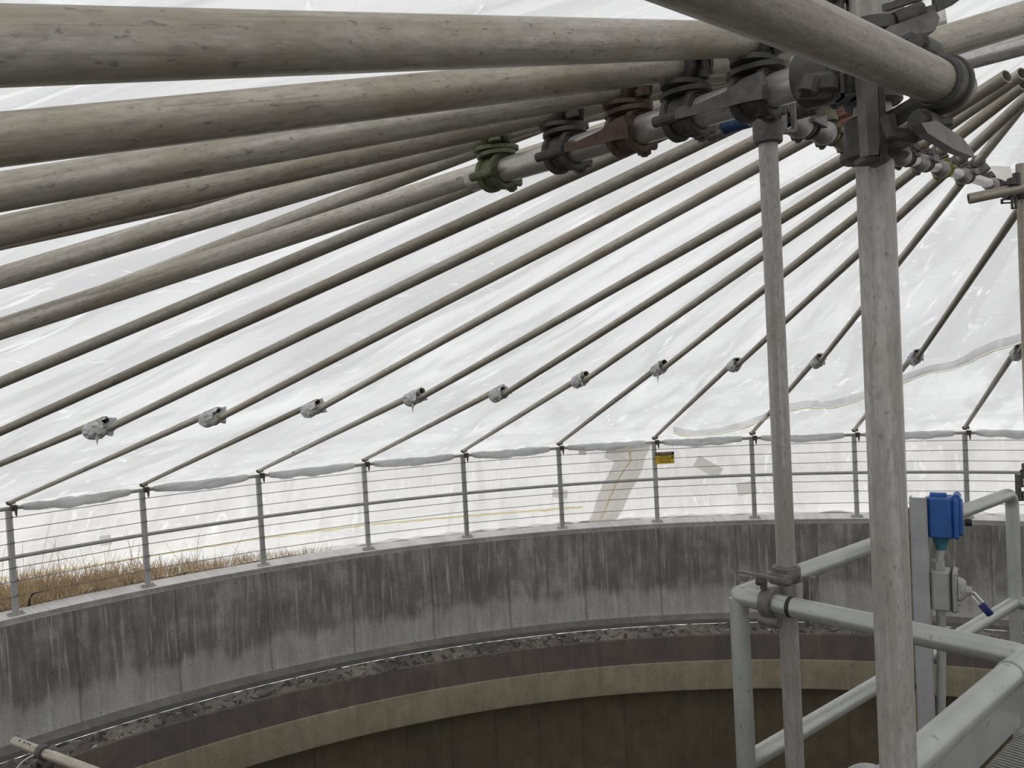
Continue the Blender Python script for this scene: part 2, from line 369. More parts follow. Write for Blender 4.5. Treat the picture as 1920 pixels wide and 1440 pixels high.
def wf(th, j):
    a = noise.noise(V((th*9, 3, 0)))*.030 + noise.noise(V((th*40, 3, 5)))*.008
    return (noise.noise(V((th*120, 5, j)))*.010, a if j >= 2 else noise.noise(V((th*160, 9, j)))*.006)
revolve('trim_4', [(9.846, -1.347), (9.80, -1.375), (9.76, -1.415), (9.70, -1.440), (9.676, -1.47)], M_foam, wf, 900)
revolve('trim_5', [(9.69, -1.44), (9.678, -1.455), (9.665, -1.79)], M_fascia)
revolve('trim_6', [(9.667, -1.785), (9.655, -1.80), (9.605, -2.13), (9.61, -2.16), (9.64, -2.18)], M_beige)
revolve('wall_lower', [(9.64, -2.18), (9.93, -2.20), (9.93, -2.9), (9.93, -4.5)], M_deep)
mb = MB(); mb.add([pol(2*PI*i/96, 9.95, -4.5) for i in range(96)], [tuple(range(96))]); tag(mb.build('floor', M_floor), kind='structure')
mb = MB(); mb.grid([[pol(2*PI*i/96, r, z) for i in range(96)] for r, z in ((10.49, -.10), (12.5, -.16), (40, -.2))], closed_u=True); tag(mb.build('ground', M_ground), kind='structure')

# ------------------------------------------------------------------ roof film
def z_film(r, th=None):
    q = max(-25.5, min(25.5, ((th if th is not None else 0)-TH0)/DTH)); k = math.floor(q); f = q-k
    rr = max(r, 1.2); z = zt(k, rr)*(1-f) + zt(k+1, rr)*f
    return z + .030 + (.25*(1.2-r) if r < 1.2 else 0)
def film_pt(th, r):
    q = (th - TH0)/DTH; fr = q - math.floor(q); s = math.sin(PI*fr)
    sag = .030*s*r/R0*(.6+.4*math.sin(PI*min(1, (R0-r)/R0+.15))) + .012*s
    nn = noise.noise(V((th*r*1.1, r*.45, 2)))*.035 + noise.noise(V((th*r*3.4+r*.9, r*1.3, 7)))*.014 + noise.noise(V((th*r*9-r*3, r*4.2, 3)))*.005
    return pol(th, r, z_film(r, th) - sag*1.1 + nn*min(1, s*1.6)*min(1, r/1.5))
NTH = 48*14
rs = [10.27, 10.2] + [10.2 - .13*i for i in range(1, 78)] + [.05]
mb = MB(); rows = []; uv = []
dth = 2*PI/NTH
for i in range(NTH+1):
    th = -PI + dth*i; rows.append([film_pt(th, r) for r in rs]); uv += [(th*6.0, r) for r in rs]
mb.grid(rows); roof = mb.build('ceiling', M_film, uv=uv, sharp=3.1); tag(roof, kind='structure')

# side film from the rail down to the ground outside the curb
def foot(th):
    q = min(1, max(0, ((th-TH0)/DTH - 1.0)/2.5)); q = q*q*(3-2*q); return 1.35 + (.42-1.35)*q
def skirt_base(th, t):
    fo = foot(th)
    if t <= 1: return 10.30 + fo*t, 1.10 - 1.17*t + .06*t*(1-t)
    u = t-1; return 10.30 + fo - (fo-.27)*min(1, u*2), -.07 + .05*min(1, u*2) + (.03*math.sin(u*2*PI) if u < .5 else 0)
def skirt_pt(th, t):
    r, z = skirt_base(th, t)
    f = noise.noise(V((th*13, t*1.2, 1)))*.06 + noise.noise(V((th*40+t*4, t*3, 4)))*.020
    if t > 1: return pol(th, r + f*.3, z + abs(noise.noise(V((th*45, t*5, 2))))*.05)
    return pol(th, r + f*min(1, t*2.5), z)
def sheet(name, ts, mat):
    mb = MB(); rows = []; uv = []
    for i in range(NTH+1):
        th = -PI + dth*i; rows.append([skirt_pt(th, t) for t in ts]); uv += [(th*10.5, t*2) for t in ts]
    mb.grid(rows); tag(mb.build(name, mat, uv=uv, sharp=3.1), kind='structure')
sheet('wall_outer', [i/22 for i in range(23)], M_skirt)
M_apron = plain('white_ground_film', (.90, .90, .89), 0, .45, .06, 5, .3)
sheet('floor_edge', [1+.06*i for i in range(9)], M_apron)
def on_skirt(px, py, off=.10):
    d = sight(px, py); lo = 6.; m_ = 6.
    while m_ < 16:
        p = CAM + d*m_; th = math.atan2(p.x-HUB.x, p.y-HUB.y); r = math.hypot(p.x-HUB.x, p.y-HUB.y)
        t = (r-10.30)/foot(th)
        if t > 0 and (p.z > skirt_base(th, min(t, 1))[1] or t >= 1 or p.z < -.04): break
        m_ += .01
    p = CAM + d*(m_-off)
    return p
# yellow seam tape low on the side film
Q_ = [(-60, 1095), (0, 1086), (130, 1067), (265, 1045), (486, 1010), (690, 984), (870, 968), (1060, 953), (1092, 951)]
mb = MB(); rows = []
for i in range(161):
    u = i/160*8; k = min(7, int(u)); q = V(Q_[k]).lerp(V(Q_[k+1]), u-k); y = q.y + 2.5*noise.noise(V((i*.6, 0, 0))); hw = 1.7 + .8*noise.noise(V((i*.4, 3, 0)))
    rows.append([on_skirt(q.x, y-hw, .13), on_skirt(q.x, y+hw, .13)])
mb.grid(rows); tag(mb.build('seam_tape', M_tape, uv=[(i*.03, 0) for i in range(len(mb.v))]), 'thin yellow tape line running low along the white side film behind the left fence posts', 'tape')
for (px, py, w0, h0, an, lb) in ((198, 1013, 11, 9, -.15, 'small beige tape patch on the side film above the dry weeds'), (1328, 876, 26, 11, .5, 'slanted beige tape patch on the side film right of the yellow sign'),
        (1050, 926, 14, 8, .1, 'small beige tape patch on the side film behind the sixth fence post'), (1092, 845, 7, 8, .0, 'tiny beige tape patch under the rail beside the greyish film strip'), (1400, 915, 18, 12, -.2, 'faint beige tape patch on the side film behind the eighth fence post')):
    ca, sa = math.cos(an), math.sin(an); rows = []
    for i in range(5):
        row = []
        for j in range(5):
            x, y = (i/2-1)*w0, (j/2-1)*h0; row.append(on_skirt(px+x*ca-y*sa, py+x*sa+y*ca, .12))
        rows.append(row)
    m_ = MB(); m_.grid(rows); tag(m_.build('tape_patch', M_patch, uv=[(i*.01, 0) for i in range(25)]), lb, 'tape', 'tape patches on the side film')

# overlapped film layers with a crooked yellow tape hanging by the sign
L_ = [(1139, 838), (1133, 858), (1152, 866), (1143, 884), (1140, 892), (1131, 905), (1121, 930), (1112, 958), (1100, 985)]
R_ = [(1222, 832), (1216, 845), (1208, 862), (1205, 880), (1196, 898), (1186, 915), (1176, 935), (1168, 955), (1150, 985)]
mb = MB(); rows = []; uv = []
for i in range(49):
    u = i/48*8; k = min(7, int(u)); f = u-k
    a = V(L_[k]).lerp(V(L_[k+1]), f); b = V(R_[k]).lerp(V(R_[k+1]), f); row = []
    for j in range(17):
        q = a.lerp(b, j/16); p = on_skirt(q.x, q.y, .13); p = p + V((0, -1, .2))*(.02*noise.noise(V((i*.35, j*.5, 0)))+.012*noise.noise(V((i*.9, j*1.1, 4))))
        row.append(p); uv.append((j*.06, i*.03))
    rows.append(row)
mb.grid(rows)
fp = mb.build('film_patch', M_patch, uv=uv, sharp=3.1); tag(fp, 'greyish strip of overlapped wrinkled film hanging left of the yellow sign', 'plastic film')
Y_ = [(1178, 838), (1181, 852), (1182, 862), (1178, 872), (1168, 885), (1160, 897), (1153, 912), (1146, 928), (1139, 945), (1132, 962), (1120, 982)]
mb = MB(); rows = []
for i in range(61):
    u = i/60*10; k = min(9, int(u)); q = V(Y_[k]).lerp(V(Y_[k+1]), u-k); ww = 1.4 + 1.2*abs(noise.noise(V((i*.3, 0, 0))))
    rows.append([on_skirt(q.x-ww, q.y, .19), on_skirt(q.x+ww, q.y, .19)])
mb.grid(rows); mb.build('tape', M_tape, fp, uv=[(i*.03, 0) for i in range(len(mb.v))])

# drooping film seam across the roof, right half
def on_roof(px, py, off=.03):
    d = sight(px, py); lo, hi = .5, 14.
    for _ in range(60):
        m_ = (lo+hi)/2; p = CAM + d*m_; r = math.hypot(p.x-HUB.x, p.y-HUB.y)
        if r < R0 and p.z < z_film(r, math.atan2(p.x-HUB.x, p.y-HUB.y)): lo = m_
        else: hi = m_
    p = CAM + d*lo; th = math.atan2(p.x-HUB.x, p.y-HUB.y); r = math.hypot(p.x-HUB.x, p.y-HUB.y)
    return film_pt(th, min(r, 10.2)) - V((0, 0, off))
S_ = [(1262, 800), (1300, 803), (1345, 800), (1390, 791), (1430, 778), (1470, 757), (1510, 748), (1560, 748), (1610, 738), (1650, 722), (1700, 700), (1745, 680), (1790, 668), (1830, 648), (1870, 633), (1915, 626), (1960, 622)]
mb = MB(); tp = MB(); rows = []; rt = []; uv = []
for i in range(129):
    u = i/128*16; k = min(15, int(u)); q = V(S_[k]).lerp(V(S_[k+1]), u-k); h = (4 + 5*noise.noise(V((i*.11, 1, 0))) + 2*noise.noise(V((i*.5, 1, 3))))*min(1, .25+i/60)
    a, b, c = on_roof(q.x, q.y-2, .0), on_roof(q.x, q.y+h*.5, .05), on_roof(q.x+2, q.y+h, .015)
    rows.append([a, b, c]); uv += [(i*.05, 0), (i*.05, .05), (i*.05, .1)]
    h2 = 2.0 + 3*max(0, noise.noise(V((i*.17, 3, 0))))
    rt.append([on_roof(q.x, q.y+h*.5, .058), on_roof(q.x, q.y+h*.5+h2, .056)])
mb.grid(rows); seam = mb.build('film_seam', M_seam, uv=uv, sharp=3.1)
tag(seam, 'sagging grey-edged seam flap crossing the white roof film behind the vertical posts', 'plastic film')
tp.grid(rt); tp.build('tape', M_tape, seam, uv=[(i*.03, 0) for i in range(len(tp.v))])

G_ = [(1840, 330), (1846, 292), (1870, 288), (1893, 289), (1899, 310), (1884, 326)]
mb = MB(); mb.add([on_roof(x, y, .03) for x, y in G_], [tuple(range(6))])
tag(mb.build('film_flap', M_patch, uv=[(x*.002, y*.002) for x, y in G_], smooth=False), 'small torn beige film flap on the roof film above the short tube stub', 'plastic film')

# ------------------------------------------------------------------ cable fence on the curb
KS = list(range(-3, 13))
fence = thing('cable_fence', pol(th_k(4), R0, 0), 'grey metal cable fence with square posts standing on the curved concrete curb', 'fence')
for k in KS:
    th = th_k(k); p = pol(th, R0, 0); rad = V((math.sin(th), math.cos(th), 0)); tan = V((math.cos(th), -math.sin(th), 0))
    Mx = Matrix.Translation(p)
    mb = MB(); mb.box(p+V((0, 0, .56)), tan, rad, (0, 0, 1), .058, .058, 1.10, .006)
    po = mb.build('fence_post', M_rail, fence, M=Mx)
    mb = MB(); mb.box(p+V((0, 0, .008)), tan, rad, (0, 0, 1), .15, .12, .012, .003)
    for sx in (-1, 1): mb.tube(p+tan*sx*.055+V((0, 0, .012)), p+tan*sx*.055+V((0, 0, .032)), .011, 6)
    bp = mb.build('base_plate', M_rail, None); bp.parent = po; bp.matrix_basis = Mx.inverted() @ Matrix.Identity(4)
    for z in (.20, .36, .50, .76, .90, 1.03):
        mb = MB(); mb.tube(p-rad*.029+tan*.02+V((0, 0, z)), p-rad*.06+tan*.02+V((0, 0, z+.012)), .005, 6)
        ey = mb.build('cable_hook', M_cast, None); ey.parent = po; ey.matrix_basis = Mx.inverted()
def arc(z, r, k0, k1, n=12): return [pol(th_k(k0)+(th_k(k1)-th_k(k0))*i/((k1-k0)*n), r, z) for i in range((k1-k0)*n+1)]
MB().path(arc(.608, R0-.01, KS[0], KS[-1], 6), .021, 12).build('mid_rail', M_rail, fence)
MB().path(arc(1.125, R0-.005, KS[0], KS[-1], 6), .021, 12).build('top_rail', M_rail, fence)
for z in (.20, .36, .50, .76, .90, 1.03):
    MB().path(arc(z, R0-.033, KS[0], KS[-1], 1), .0042, 6).build('cable', M_wire, fence)

# rolled film hem along the top rail, one roll per bay
for n_, k in enumerate(KS[:-1]):
    rnd = random.Random(50+k); a0, a1 = th_k(k)+.013, th_k(k+1)-.012; rows = []; uv = []; N = 46; ph = rnd.random()*6
    for i in range(N+1):
        t = i/N; th = a0+(a1-a0)*t; e = math.sin(PI*t)**.45; c = pol(th, R0-.004, 1.125-.016*math.sin(PI*t))
        rad = V((math.sin(th), math.cos(th), 0)); row = []
        for j in range(14):
            a = 2*PI*j/14; rr = .026 + e*(.016+.020*noise.noise(V((t*6+k*3, math.cos(a+t*5+ph)*.9, math.sin(a+t*5+ph)*.9))) + .007*noise.noise(V((t*26+k, j*.8, 1))))
            if math.sin(a) < -.3: rr += .014*e*(1+noise.noise(V((t*4+k*2, 0, 5))))
            row.append(c + rad*math.cos(a)*rr + V((0, 0, math.sin(a)*rr*1.15))); uv.append((t*1.3+k, j*.02))
        rows.append(row)
    mb = MB(); mb.grid(rows, closed_u=True)
    o = mb.build('film_roll', M_hem, uv=uv, sharp=3.1)
    lab = ('rolled white film on the top rail between the %s and %s fence posts' % (ORD[k], ORD[k+1])) if 0 <= k < 9 else \
          ('crumpled white film roll on the top rail %s' % ({-3: 'three bays left of the first fence post', -2: 'two bays left of the first fence post', -1: 'just left of the first fence post', 9: 'just right of the tenth fence post', 10: 'two bays right of the tenth fence post', 11: 'three bays right of the tenth fence post'}[k]))
    tag(o, lab, 'plastic film', 'film rolls along the fence rail')

# the warning sign
th = th_k(6); tan = V((math.cos(th), -math.sin(th), 0)); rad = V((math.sin(th), math.cos(th), 0))
sc0 = D(1246.5, 858.5, 1); dd = sight(1246.5, 858.5)
# distance where the sight line meets the cable ring
lo, hi = 5, 14
for _ in range(50):
    m_ = (lo+hi)/2; p = CAM+dd*m_
    if math.hypot(p.x-HUB.x, p.y-HUB.y) < R0-.045: lo = m_
    else: hi = m_
sp_ = CAM + dd*lo
zr = V((0, 0, 1))
M_sy = plain('sign_yellow', (.60, .41, .03), 0, .5, .12, 12, 0); M_sk = plain('sign_black', (.012, .010, .008), 0, .5, .1, 12, 0); M_sl = plain('sign_letters', (.62, .52, .33), 0, .5, .05, 12, 0)
sgn = thing('warning_sign', sp_, 'small yellow and black ATTENTION sign hung on the cables beside the seventh fence post', 'sign')
sm = sgn.matrix_basis.copy()
MB().box(sp_, tan, rad, zr, .262, .004, .166).build('sign_panel', M_sy, sgn)
MB().box(sp_+zr*.060-rad*.003, tan, rad, zr, .262, .004, .047).build('header', M_sk, sgn)
def text(name, s, h, c, mat, parent, ax, up, wid=None):
    cu = bpy.data.curves.new(name, 'FONT'); cu.body = s; cu.size = h*1.38; cu.align_x = 'CENTER'; cu.align_y = 'CENTER'; cu.extrude = .0006
    t = bpy.data.objects.new('tmp', cu); col.objects.link(t); bpy.context.view_layer.update()
    me = bpy.data.meshes.new_from_object(t.evaluated_get(bpy.context.evaluated_depsgraph_get())); bpy.data.objects.remove(t)
    xs = [v.co.x for v in me.vertices]; w0 = max(xs)-min(xs); k = (wid/w0) if wid else 1
    for v in me.vertices: v.co.x *= k
    me.name = name; me.materials.clear(); me.materials.append(mat); o = bpy.data.objects.new(name, me); col.objects.link(o)
    ax = V(ax).normalized(); up = V(up).normalized(); nn = ax.cross(up)
    o.parent = parent; o.matrix_basis = parent.matrix_basis.inverted() @ (Matrix.Translation(V(c)) @ Matrix((ax, up, nn)).transposed().to_4x4()); return o
text('lettering', 'ATTENTION', .030, sp_+zr*.060-rad*.0062+tan*-.012, M_sl, sgn, tan, zr, .215)
text('lettering', 'CLOTURE', .020, sp_+zr*.020-rad*.0035, M_sk, sgn, tan, zr, .12)
text('lettering', 'ELECTRIFIEE', .022, sp_-zr*.015-rad*.0035, M_sk, sgn, tan, zr, .17)
MB().box(sp_-zr*.052-rad*.0035, tan, rad, zr, .16, .002, .008).box(sp_+tan*.105+zr*.01-rad*.0035, tan, rad, zr, .02, .002, .03).build('symbol', M_sk, sgn)

# ------------------------------------------------------------------ scaffold tubes
TUBES = {}
def tube(label, p0, p1, mat=None, group=None, r=TR, key=None, cat='tube', name='scaffold_tube'):
    mb = MB(); mb.tube(p0, p1, r, 28, wall=.0035, caps=False)
    o = mb.build(name, mat or M_tube, M=axisM(p0, p1)); tag(o, label, cat, group)
    if key is not None: TUBES[key] = (V(p0), V(p1))
    return o
mats = [M_tube, M_brown, M_clean, M_tube]
RE = {9: 1.3, 10: 1.3, 11: 1.3, -4: 1.00, -3: 1.02, -2: 1.05, -1: 1.10, 0: 1.12, 1: 1.14, 2: 1.14, 3: 1.14, 4: 1.13, 5: 1.15}
def near_label(k):
    if 0 <= k <= 9: return 'of the %s fence post' % ORD[k]
    return {-4: 'four places left of the first post', -3: 'three places left of the first post', -2: 'two places left of the first post', -1: 'just left of the first post',
            10: 'just right of the tenth post', 11: 'two places right of the tenth post'}[k]
for k in range(-4, 12):
    th = th_k(k); rj = LINE[k][0]; re_ = RE.get(k, LINE[k][2]) if k not in SURVEY else {6: 1.25, 7: 1.25, 8: 1.3}.get(k, LINE[k][2])
    tube('long upper roof tube, centre ring to film wrap, %s' % near_label(k),
         pol(th, rj+.16, zu(k, rj+.16)), pol(th, re_, zu(k, re_)), [M_brown, M_tube, M_tube, M_brown, M_tube][k % 5], 'upper radial roof tubes', key=('up', k))
    tube('thin lower roof tube, eave rail to film wrap, %s' % near_label(k),
         pol(th, R0-.01, zl(k, R0-.01)+.02), pol(th, rj-.02 if k in (2, 4, 5) else rj+.05, zl(k, rj+.01)+.003), [M_tube, M_brown][k % 2], 'lower radial roof tubes', key=('lo', k), r=.0245)

# film wraps over the tube joints
for k in range(-4, 12):
    rnd = random.Random(k+90); th = th_k(k); rj = LINE[k][0]; a = pol(th, rj+.27, zu(k, rj+.27)+.036); b = pol(th, rj, zu(k, rj)+.018)
    mb = MB(); d, u, v = mb.frame(b-a); rows = []; uv = []; N = 16
    for i in range(N+1):
        t = i/N; c = a.lerp(b, t); row = []
        for j in range(22):
            an = 2*PI*j/22; e = .044 + .026*math.sin(PI*min(1, t*1.1))**.6 * abs(noise.noise(V((math.cos(an)*1.7+k, math.sin(an)*1.7, t*3.2)))) + .012*noise.noise(V((math.cos(an)*5, math.sin(an)*5, t*9+k)))
            if t < .2: e = .034 + e*.45*t/.2
            if t > .86 and (j % 7 == k % 7): e += .020
            row.append(c + (u*math.cos(an)*.92 + v*math.sin(an))*e); uv.append((j*.03, t*.3))
        rows.append(row)
    mb.grid(rows, closed_u=True)
    w_ = mb.build('film_wrap', M_wrap, uv=uv, sharp=.35, smooth=True)
    tag(w_, 'crumpled grey-white wrap on the roof tube joint, line %s' % near_label(k), 'plastic wrap', 'film wraps on the roof tubes')
    fl = MB(); q = b.lerp(a, .45); tip = q - V((0, 0, .10+.03*rnd.random())) + u*(.02)
    if k % 3 == 2:
        fl.add([q+d*.05+v*-.05, q-d*.06-v*.05, tip, q+d*.04+v*-.05+u*.02, q-d*.05-v*.05+u*.02], [(0, 1, 2), (3, 2, 4), (0, 2, 3), (1, 4, 2)]); fl.build('loose_corner', M_wrap, w_, uv=[(0, 0)]*5, smooth=False)

# ------------------------------------------------------------------ couplers
def coupler(pa, da, pb, db, label, ma=M_cast, mb_=None, wedge=0, group='couplers', simple=False, side=1):
    """swivel coupler: one half round tube A at pa, the other round tube B at pb"""
    pa, pb, da, db = V(pa), V(pb), V(da).normalized(), V(db).normalized(); mb_ = mb_ or ma
    n = (pb-pa); gap = n.length; n.normalize()
    root = thing('tube_coupler', pa, label, 'coupler', group)
    for (p, d, nn, m, nm) in ((pa, da, n, ma, 'half_coupler'), (pb, db, -n, mb_, 'half_coupler')):
        sd = d.cross(nn).normalized(); q = MB()
        nn2 = (nn - d*nn.dot(d)).normalized()
        if simple:
            q.band(p, d, nn2, TR+.001, TR+.011, .050, 0, 2*PI, 16); q.box(p+sd*.036*side-nn2*.004, d, nn2, sd, .034, .022, .026, .004)
        else:
            # the cradle hugging the tube, ribbed
            q.band(p, d, nn2, TR+.0012, TR+.0065, .050, -1.9, 1.9, 22)
            for x in (-.019, .019): q.band(p+d*x, d, nn2, TR+.0055, TR+.0105, .011, -1.95, 1.95, 22)
            # closing flap with its two arms meeting the bolt
            for x in (-.017, .017): q.band(p+d*x, d, -nn2, TR+.0015, TR+.0105, .013, -1.25, 1.3, 16)
            q.band(p, d, -nn2, TR+.0010, TR+.0040, .042, -1.1, 1.1, 16)
            hp = p+sd*(-(TR+.011))*side-nn2*.006; q.tube(hp-d*.030, hp+d*.030, .0075, 10)
        h = q.build(nm, m, root)
        q = MB(); bp = p+sd*(TR+.011)*side-nn2*.004
        q.tube(bp+nn2*.028, bp-nn2*.026, .0052, 10); q.tube(bp-nn2*.014, bp-nn2*.023, .0102, 6); q.tube(bp+nn2*.020, bp+nn2*.029, .0105, 10)
        if not simple:
            for x in (-.013, .013): q.box(bp+d*x-nn2*.006, sd, nn2, d, .024, .024, .009, .003)
        o = q.build('bolt', m, None); o.parent = h; o.matrix_basis = h.matrix_basis.inverted() @ root.matrix_basis.inverted()
    mid = (pa+pb)/2; g = max(.006, gap-2*TR-.010)
    for s_i in (-1, 1):
        x = da if s_i < 0 else db; x = (x - n*x.dot(n)).normalized(); y = n.cross(x)
        q = MB(); poly = [(.040*math.cos(a)*(1.0), .028*math.sin(a)) for a in [2*PI*i/20 for i in range(20)]]
        q.prism(poly, mid+n*s_i*g*.27, x, y, n, g*.36); q.build('swivel_plate', ma if s_i < 0 else mb_, root)
    if wedge:
        sd = da.cross(n).normalized(); sd = sd if sd.dot(CAM-pa) > 0 else -sd; c = pa+sd*(TR+.017)-n*.006; L = wedge
        poly = [(-L*.62, -.006), (-L*.60, .006), (-L*.54, .008), (-L*.50, .003), (-L*.1, .009), (L*.12, .018), (L*.22, .019), (L*.24, .004), (L*.22, -.012), (L*.1, -.010), (-L*.3, -.008)]
        up = (n + sd*.25).normalized()
        q = MB(); q.prism(poly, c, da, up, da.cross(up), .013); q.build('wedge', M_castg if ma is M_cast else ma, root, smooth=False)
    return root

# eave couplers: lower tube to the top rail over each post
for k in range(-3, 12):
    th = th_k(k); tan = V((math.cos(th), -math.sin(th), 0)); rad = V((math.sin(th), math.cos(th), 0))
    p = pol(th, R0-.005, 1.125) ; q = pol(th, R0-.05, zl(k, R0-.05)+.020)
    root = thing('tube_coupler', p, 'dark eave coupler under the roof tube %s' % near_label(k) if k > -4 else '', 'coupler', 'eave couplers on the fence posts')
    m_ = MB(); m_.band(p+tan*.045, tan, V((0, 0, 1)), TR+.001, TR+.014, .055, 0, 2*PI, 14); m_.box(p+tan*.045-rad*.035, tan, rad, zr, .05, .03, .05, .006); m_.build('half_coupler', M_rust if k in (0, 3) else M_cast, root)
    dl = (pol(th, R0-1, zl(k, R0-1))-pol(th, R0, zl(k, R0))).normalized()
    m_ = MB(); m_.band(q+dl*.03, dl, zr, TR+.001, TR+.013, .055, 0, 2*PI, 14); m_.box(q+dl*.03+tan*.035, dl, tan, zr, .05, .026, .044, .006); m_.build('half_coupler', M_cast, root)
    m_ = MB(); m_.prism([(-.020, .03), (.020, .03), (.006, -.085), (-.004, -.085)], p+tan*.055-rad*.052, tan, zr, rad, .018); m_.build('wedge', M_cast, root)
# small joiner on the third lower tube
th = th_k(2); pj = pol(th, R0-1.75, zl(2, R0-1.75)+.022); dl = (pol(th, R0-3, zl(2, R0-3))-pol(th, R0, zl(2, R0))).normalized()
m_ = MB(); m_.band(pj, dl, zr, TR+.0005, TR+.006, .05, 0, 2*PI, 18); m_.tube(pj-V((.03, 0, .005)), pj+V((.03, 0, -.005)), .009, 8)
tag(m_.build('tube_collar', M_cast), 'small dark collar with a pin on the thin roof tube of the third fence post', 'collar')

# ------------------------------------------------------------------ centre ring, near side
RN0, RN1 = T(887, 337, 44), T(1530, 146, 66)
rn = lambda t: RN0.lerp(RN1, t)
tube('thick grey ring tube carrying the row of couplers, its open end by the green coupler', RN0, rn(1.12), M_clean, key='rn')
dn = (RN1-RN0).normalized()
def ring_at(px):
    lo, hi = -.2, 1.3
    for _ in range(50):
        m_ = (lo+hi)/2; q = rn(m_) - CAM; y = q.y*c_+q.z*s_; xx = q.x/y*F_PX; yy = -(q.z*c_-q.y*s_)/y*F_PX
        X = xx*math.cos(ROLL) - yy*math.sin(ROLL) + 960
        if X < px: lo = m_
        else: hi = m_
    return rn(lo)
near = [(-5, 0, 521, 41, 932, M_tube, 'fifth', M_green, 'green-painted coupler at the open end of the near ring tube'),
        (-6, 0, 434, 57, 1060, M_brown, 'fourth', M_cast, 'dark coupler next to the green one on the near ring tube'),
        (-7, 0, 360, 73, 1180, M_tube, 'third', M_rust, 'rusty brown coupler with a long wedge on the near ring tube'),
        (-8, 0, 262, 99, 1288, M_brown, 'second', M_cast, 'dark coupler between the two wedge couplers on the near ring tube'),
        (-9, 0, 86, 148, 1418, M_tube, 'topmost', M_cast, 'grey coupler with the biggest wedge, right of the others on the near ring tube')]
for (k, lx, ly, lw, cx_, m_, nm, cm, cl) in near:
    a = T(lx, ly, lw); pr = ring_at(cx_); b = pr + V((0, 0, .070)); d = (b-a).normalized()
    far = a
    # run out toward the rim of the tank
    p0 = a
    while math.hypot(p0.x-HUB.x, p0.y-HUB.y) < 6.5: p0 = p0 - d*.1
    tube('%s of the big near roof tubes fanning to the upper left corner' % nm if nm != 'topmost' else 'topmost and widest roof tube across the upper left of the photo', p0, b + d*(.34 if k > -8 else .22), m_, 'near roof tubes over the viewer', key=('near', k))
    coupler(pr, dn, b, d, cl, cm, wedge={-7: .15, -9: .155}.get(k, 0), group='couplers on the near ring tube', side=-1)
# second thin line just below the fourth tube, and the brace reaching the ring end
a, b = T(0, 449, 40), T(640, 312, 36); d = (b-a).normalized()
tube('partly hidden roof tube showing as a sliver under the fourth big near tube', a-d*3.2, b+d*.7, M_brown, 'near roof tubes over the viewer')
a, b = T(0, 617, 40), T(880, 331, 38); d = (b-a).normalized()
tube('grey-brown tube that meets the open end of the near ring tube from the left', a-d*3.0, b+d*.35, M_tube, key='brace')

# blue-taped ring tube behind it
B0, B1 = D(1323, 245, 2.36), D(1920, 84, 1.80)
B0.z = 3.00; B1.z = 3.00
B0, B1 = Z(1323, 245, 3.00), Z(1700, 143, 3.00)
db = (B1-B0).normalized()
bt = tube('silver ring tube with a blue-taped end passing behind the two vertical posts', B0, B0+db*1.9, M_clean, key='blue')
q = MB(); q.tube(B0-db*.002, B0+db*.13, TR+.0012, 24, caps=True); o = q.build('blue_tape', M_blue, bt, M=Matrix.Identity(4)); o['label'] = 'blue tape sleeve'
o.matrix_basis = bt.matrix_world.inverted()

# far ring tube with its row of couplers
F0, F1 = Z(1476, 226, 2.99), Z(1878, 351, 3.12); df = (F1-F0).normalized()
tube('far ring tube crowded with couplers, running down to the right behind the posts', F0, F1, M_clean, key='far')
UPZ = V((0, 0, 1))
def meet(pa, da, pb, db_):            # closest points of two lines
    w0 = pa-pb; a, b_, c = da.dot(da), da.dot(db_), db_.dot(db_); d_, e = da.dot(w0), db_.dot(w0); den = a*c-b_*b_
    s1 = (b_*e-c*d_)/den; t1 = (a*e-b_*d_)/den; return pa+da*s1, pb+db_*t1, s1, t1
cm_ = [M_yel, M_castg, M_cast, M_green, M_orange, M_green, M_castg, M_cast, M_castg]
M_shell = plain('grey_sleeve_steel', (.30, .285, .275), .3, .5, .3, 40, .2)
i_ = 0
for k in range(-4, 12):
    pu, pv = TUBES[('up', k)]; dk = (pv-pu).normalized()
    for key, (P0, P1, dr, L) in {'blue': (B0, B0+db*1.9, db, 1.9), 'far': (F0, F1, df, (F1-F0).length)}.items():
        pa, pb, s1, t1 = meet(P0, dr, pu, dk)
        if -.02 < s1 < L+.02 and t1 < (pv-pu).length+.05 and t1 > 0:
            m_ = cm_[i_ % len(cm_)] if key == 'far' else (M_castg if i_ % 2 else M_cast)
            nmc = {id(M_cast): 'dark', id(M_yel): 'yellow-painted', id(M_castg): 'grey', id(M_orange): 'orange-painted', id(M_green): 'green-painted'}[id(m_)]
            sep_ = (pb-pa).length
            if sep_ < .05 or sep_ > .30: continue
            last_root = coupler(pa, dr, pb, dk, '%s coupler on the %s, roof line %s' % (nmc, 'far ring tube' if key == 'far' else 'blue-taped tube', near_label(k)), m_, M_castg if i_ % 2 else m_, wedge=.10 if key == 'far' and i_ % 2 == 0 else 0, group='couplers on the %s' % ('far ring tube' if key == 'far' else 'blue-taped ring tube'), side=-1)
            if key == 'far':
                rt = last_root
                q = MB(); rows = []; u_, v2 = q.frame(dr)[1:]
                for a_ in range(11):
                    t_ = a_/10; rr_ = TR+.001 + .011*math.sin(PI*t_**1.6)**.6; c_0 = pa + dr*(-.118+.098*t_) - UPZ*.004*math.sin(PI*t_)
                    rows.append([c_0 + (u_*math.cos(2*PI*b_/18)+v2*math.sin(2*PI*b_/18))*rr_ for b_ in range(18)])
                q.grid(rows, closed_u=True); q.build('sleeve', M_shell, rt)
            i_ += 1

